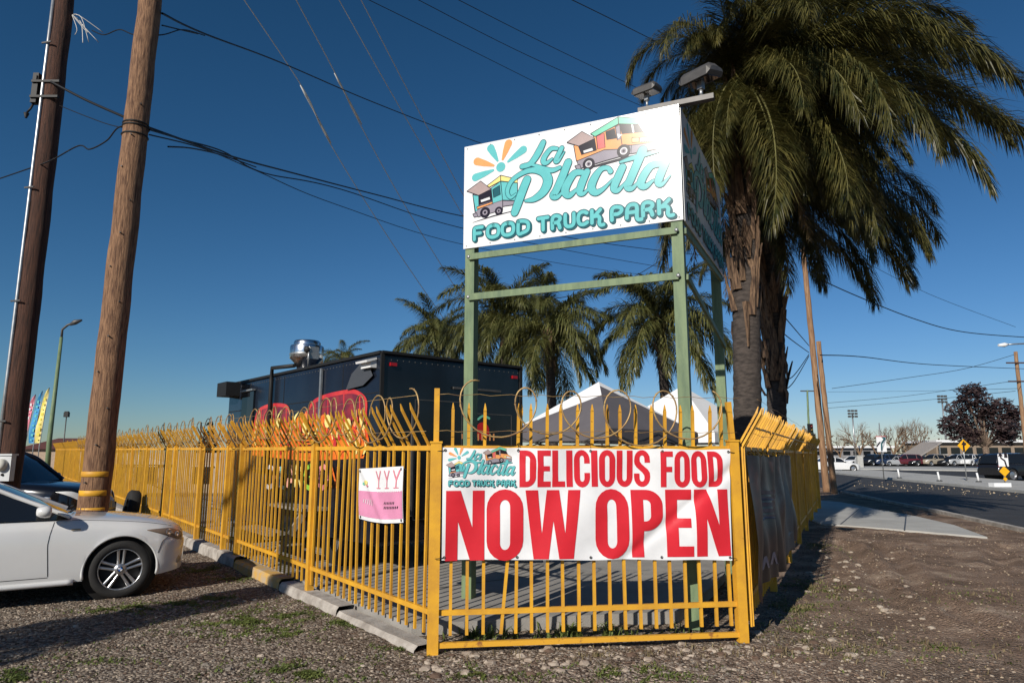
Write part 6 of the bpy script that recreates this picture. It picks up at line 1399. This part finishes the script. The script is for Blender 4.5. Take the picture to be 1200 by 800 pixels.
# street lamp arm reaching in from the right
b = Vector((P(1212, 403, 45).x, 45, 0)); t = thing('street_lamp', 'grey street lamp arm reaching over the road near the crossarm pole', 'street lamp', b)
m = MB(); m.tube([(0, 0, 0), (0, 0, P(1212, 403, 45).z)], [.12, .08], 10); m.build('pole', M_STEEL, t)
m = MB(); m.tube([P(1212, 402, 45) - b, P(1190, 403, 45) - b, P(1180, 403.5, 45) - b], .05, 8); m.build('arm', M_STEEL, t); m = MB(); m.tube([P(1182, 403.3, 45) - b, P(1177, 404, 45) - b, P(1170, 404.5, 45) - b], [.06, .15, .08], 10); m.build('lamp_head', M_WINK, t)
# stadium light masts
for (x, y, lab) in ((1000, 484, 'tall stadium light mast above the bare trees'), (1107, 467, 'stadium light mast beside the purple tree')):
    b = Vector((P(x, 500, 150).x, 150, 0)); t = thing('stadium_light', lab, 'light mast', b); z = P(x, y, 150).z
    m = MB(); m.tube([(0, 0, 0), (0, 0, z)], [.25, .14], 8); m.build('mast', M_STEEL, t)
    for i in range(3):
        for j in range(3): m = MB(); m.box(((j - 1) * .75, -.2, z - .1 + (i - 1) * .62), (.5, .3, .42)); m.build('lamp', M_DSTEEL, t)
        m = MB(); m.beam((-1.1, 0, z - .1 + (i - 1) * .62), (1.1, 0, z - .1 + (i - 1) * .62), .1, .1); m.build('crossbar', M_STEEL, t)
# low buildings
def low_building(label, xa, xb, ytop, Y, wallc, fascia, wins):
    l, r_ = P(xa, ytop, Y), P(xb, ytop, Y); o = Vector(((l.x + r_.x) / 2, Y, 0)); W = r_.x - l.x; H = l.z; t = thing('low_building', label, 'building', o)
    m = MB(); m.box((0, 5, H / 2 - .2), (W, 10, H - .4)); m.build('wall', wallc, t); m = MB(); m.box((0, 4.6, H - .2), (W + .8, 11, .45)); m.build('roof', fascia, t)
    for i in range(wins): x = -W / 2 + W * (i + .5) / wins; m = MB(); m.box((x, -.03, H * .55), (W / wins * .7, .08, H * .28)); w = m.build('window', M_GLASS, t); m = MB(); m.box((x, -.08, H * .4), (W / wins * .76, .08, .08)); m.build('sill', fascia, w)
    return t
low_building('long tan school building with a white roof edge behind the purple tree', 1096, 1230, 515.5, 125, mat('tan_block', (.30, .23, .17), rough=.9), M_SWH, 9)
low_building('low white roofed building far behind the bare trees', 950, 1045, 522.5, 160, mat('grey_block', (.24, .23, .23), rough=.9), M_SWH, 8)
l, r_ = P(1066, 541, 118), P(1104, 519, 118); o = Vector((l.x, 118, 0)); t = thing('shade_shelter', 'sloping grey shelter roof beside the tan school building', 'shelter', o)
m = MB(); W = r_.x - l.x; m.add([(0, 0, .2), (W, 0, r_.z), (W, 6, r_.z), (0, 6, .2), (0, 0, .45), (W, 0, r_.z + .25), (W, 6, r_.z + .25), (0, 6, .45)], [(3, 2, 1, 0), (4, 5, 6, 7), (0, 1, 5, 4), (2, 3, 7, 6), (1, 2, 6, 5), (3, 0, 4, 7)]); m.build('roof', mat('shelter_roof', (.33, .30, .28), rough=.8), t)
for x in (W * .5, W * .95): m = MB(); m.box((x, .4, (x / W) * r_.z / 2), (.2, .2, (x / W) * r_.z)); m.build('column', M_STEEL, t)
# parked cars across the road
PAINT = {n: mat('paint_' + n, c, rough=.25, coat=.6, var=.03) for n, c in (('silver', (.38, .39, .40)), ('white', (.70, .70, .69)), ('black', (.012, .012, .014)), ('maroon', (.10, .015, .02)), ('navy', (.02, .035, .08)), ('sand', (.34, .29, .22)), ('grey', (.12, .12, .13)))}
rnd = random.Random(6)
LOT = [(1000, 'sedan', 'white'), (1022, 'suv', 'black'), (1037, 'suv', 'navy'), (1048, 'sedan', 'silver'), (1060, 'suv', 'maroon'), (1076, 'sedan', 'black'), (1094, 'suv', 'sand'), (1109, 'sedan', 'black'), (1122, 'suv', 'silver'), (1137, 'suv', 'white'), (1150, 'suv', 'navy'), (1163, 'suv', 'white'), (1112, 'suv', 'grey')]
near_ = ['at the left end of the row', 'beside the white one', 'beside the grey cabinet side of the row', 'near the white road sign', 'under the bare trees', 'by the sloping shelter', 'in front of the shelter', 'behind the first white post', 'left of the yellow diamond sign', 'right behind the yellow diamond sign', 'under the purple tree', 'next to the keep left sign', 'in the second row']
for (x, st, c), nn in zip(LOT, near_):
    q = G(x, 545.6 if nn != 'in the second row' else 543.5); car('parked_car', '%s %s parked across the road %s' % (c, 'car' if st == 'sedan' else 'utility car', nn), st, PAINT[c], (q.x, q.y, 0), R(200 + rnd.uniform(-25, 25)), False, 'cars parked in the lot across the road')
q = G(985, 552.5); car('parked_car', 'white sedan passing behind the tall roadside poles', 'sedan', PAINT['white'], (q.x - .5, q.y, 0), R(0), False)
q = G(1196, 563); car('pickup_suv', 'black utility car stopped behind the keep left sign', 'suv', PAINT['black'], (q.x + .7, q.y + 1, 0), R(10), False)

# ------------------------------------------------------------------ things out of frame behind the photographer whose shade falls on the scene
def shade_pole(px, back, h, r, label):
    q = G(*px); b = q - SUN_TO * back; t = thing('utility_pole', label, 'utility pole', (b.x, b.y, 0)); m = MB(); m.tube([(0, 0, -.05), (0, 0, h * .5), (0, 0, h)], [r, r * .9, r * .75], 18); m.build('shaft', M_WOOD, t)  # unseen pole out of frame, there for its shade
    m = MB(); m.beam((-.9, 0, h - .5), (.9, 0, h - .5), .1, .12); m.build('crossarm', M_WOOD2, t)
q = G(311, 692) - SUN_TO * 10.5; t = thing('unseen_cypress_tree', 'narrow cypress out of frame shading a long band of gravel', 'tree', (q.x, q.y, 0)); rnd = random.Random(77)
m = MB(); m.tube([(0, 0, -.05), (0, 0, 4), (0, 0, 7.2)], [.13, .08, .02], 8); m.build('trunk', M_BARK, t); c = MB()
for _ in range(9000):
    z = .4 + 7.1 * rnd.random() ** 1.2; r_ = interp([(0.3, .6), (1.2, .95), (2.7, .85), (5.4, .34), (7.5, .08)], z) * rnd.random() ** .45 * (1 + .15 * math.sin(z * 5)); a = rnd.uniform(0, 6.28)
    p = Vector((r_ * math.cos(a), r_ * math.sin(a), z)); d = Vector((rnd.gauss(0, .4), rnd.gauss(0, .4), 1)).normalized(); e_ = d.orthogonal().normalized() * .05; c.add([p - d * .11, p + e_, p + d * .11, p - e_], [(0, 1, 2, 3)])
c.build('crown', MATS['evergreen'], t)
shade_pole((272, 660), 16.5, 10.2, .24, 'second wooden pole out of frame shading the fence gate posts')
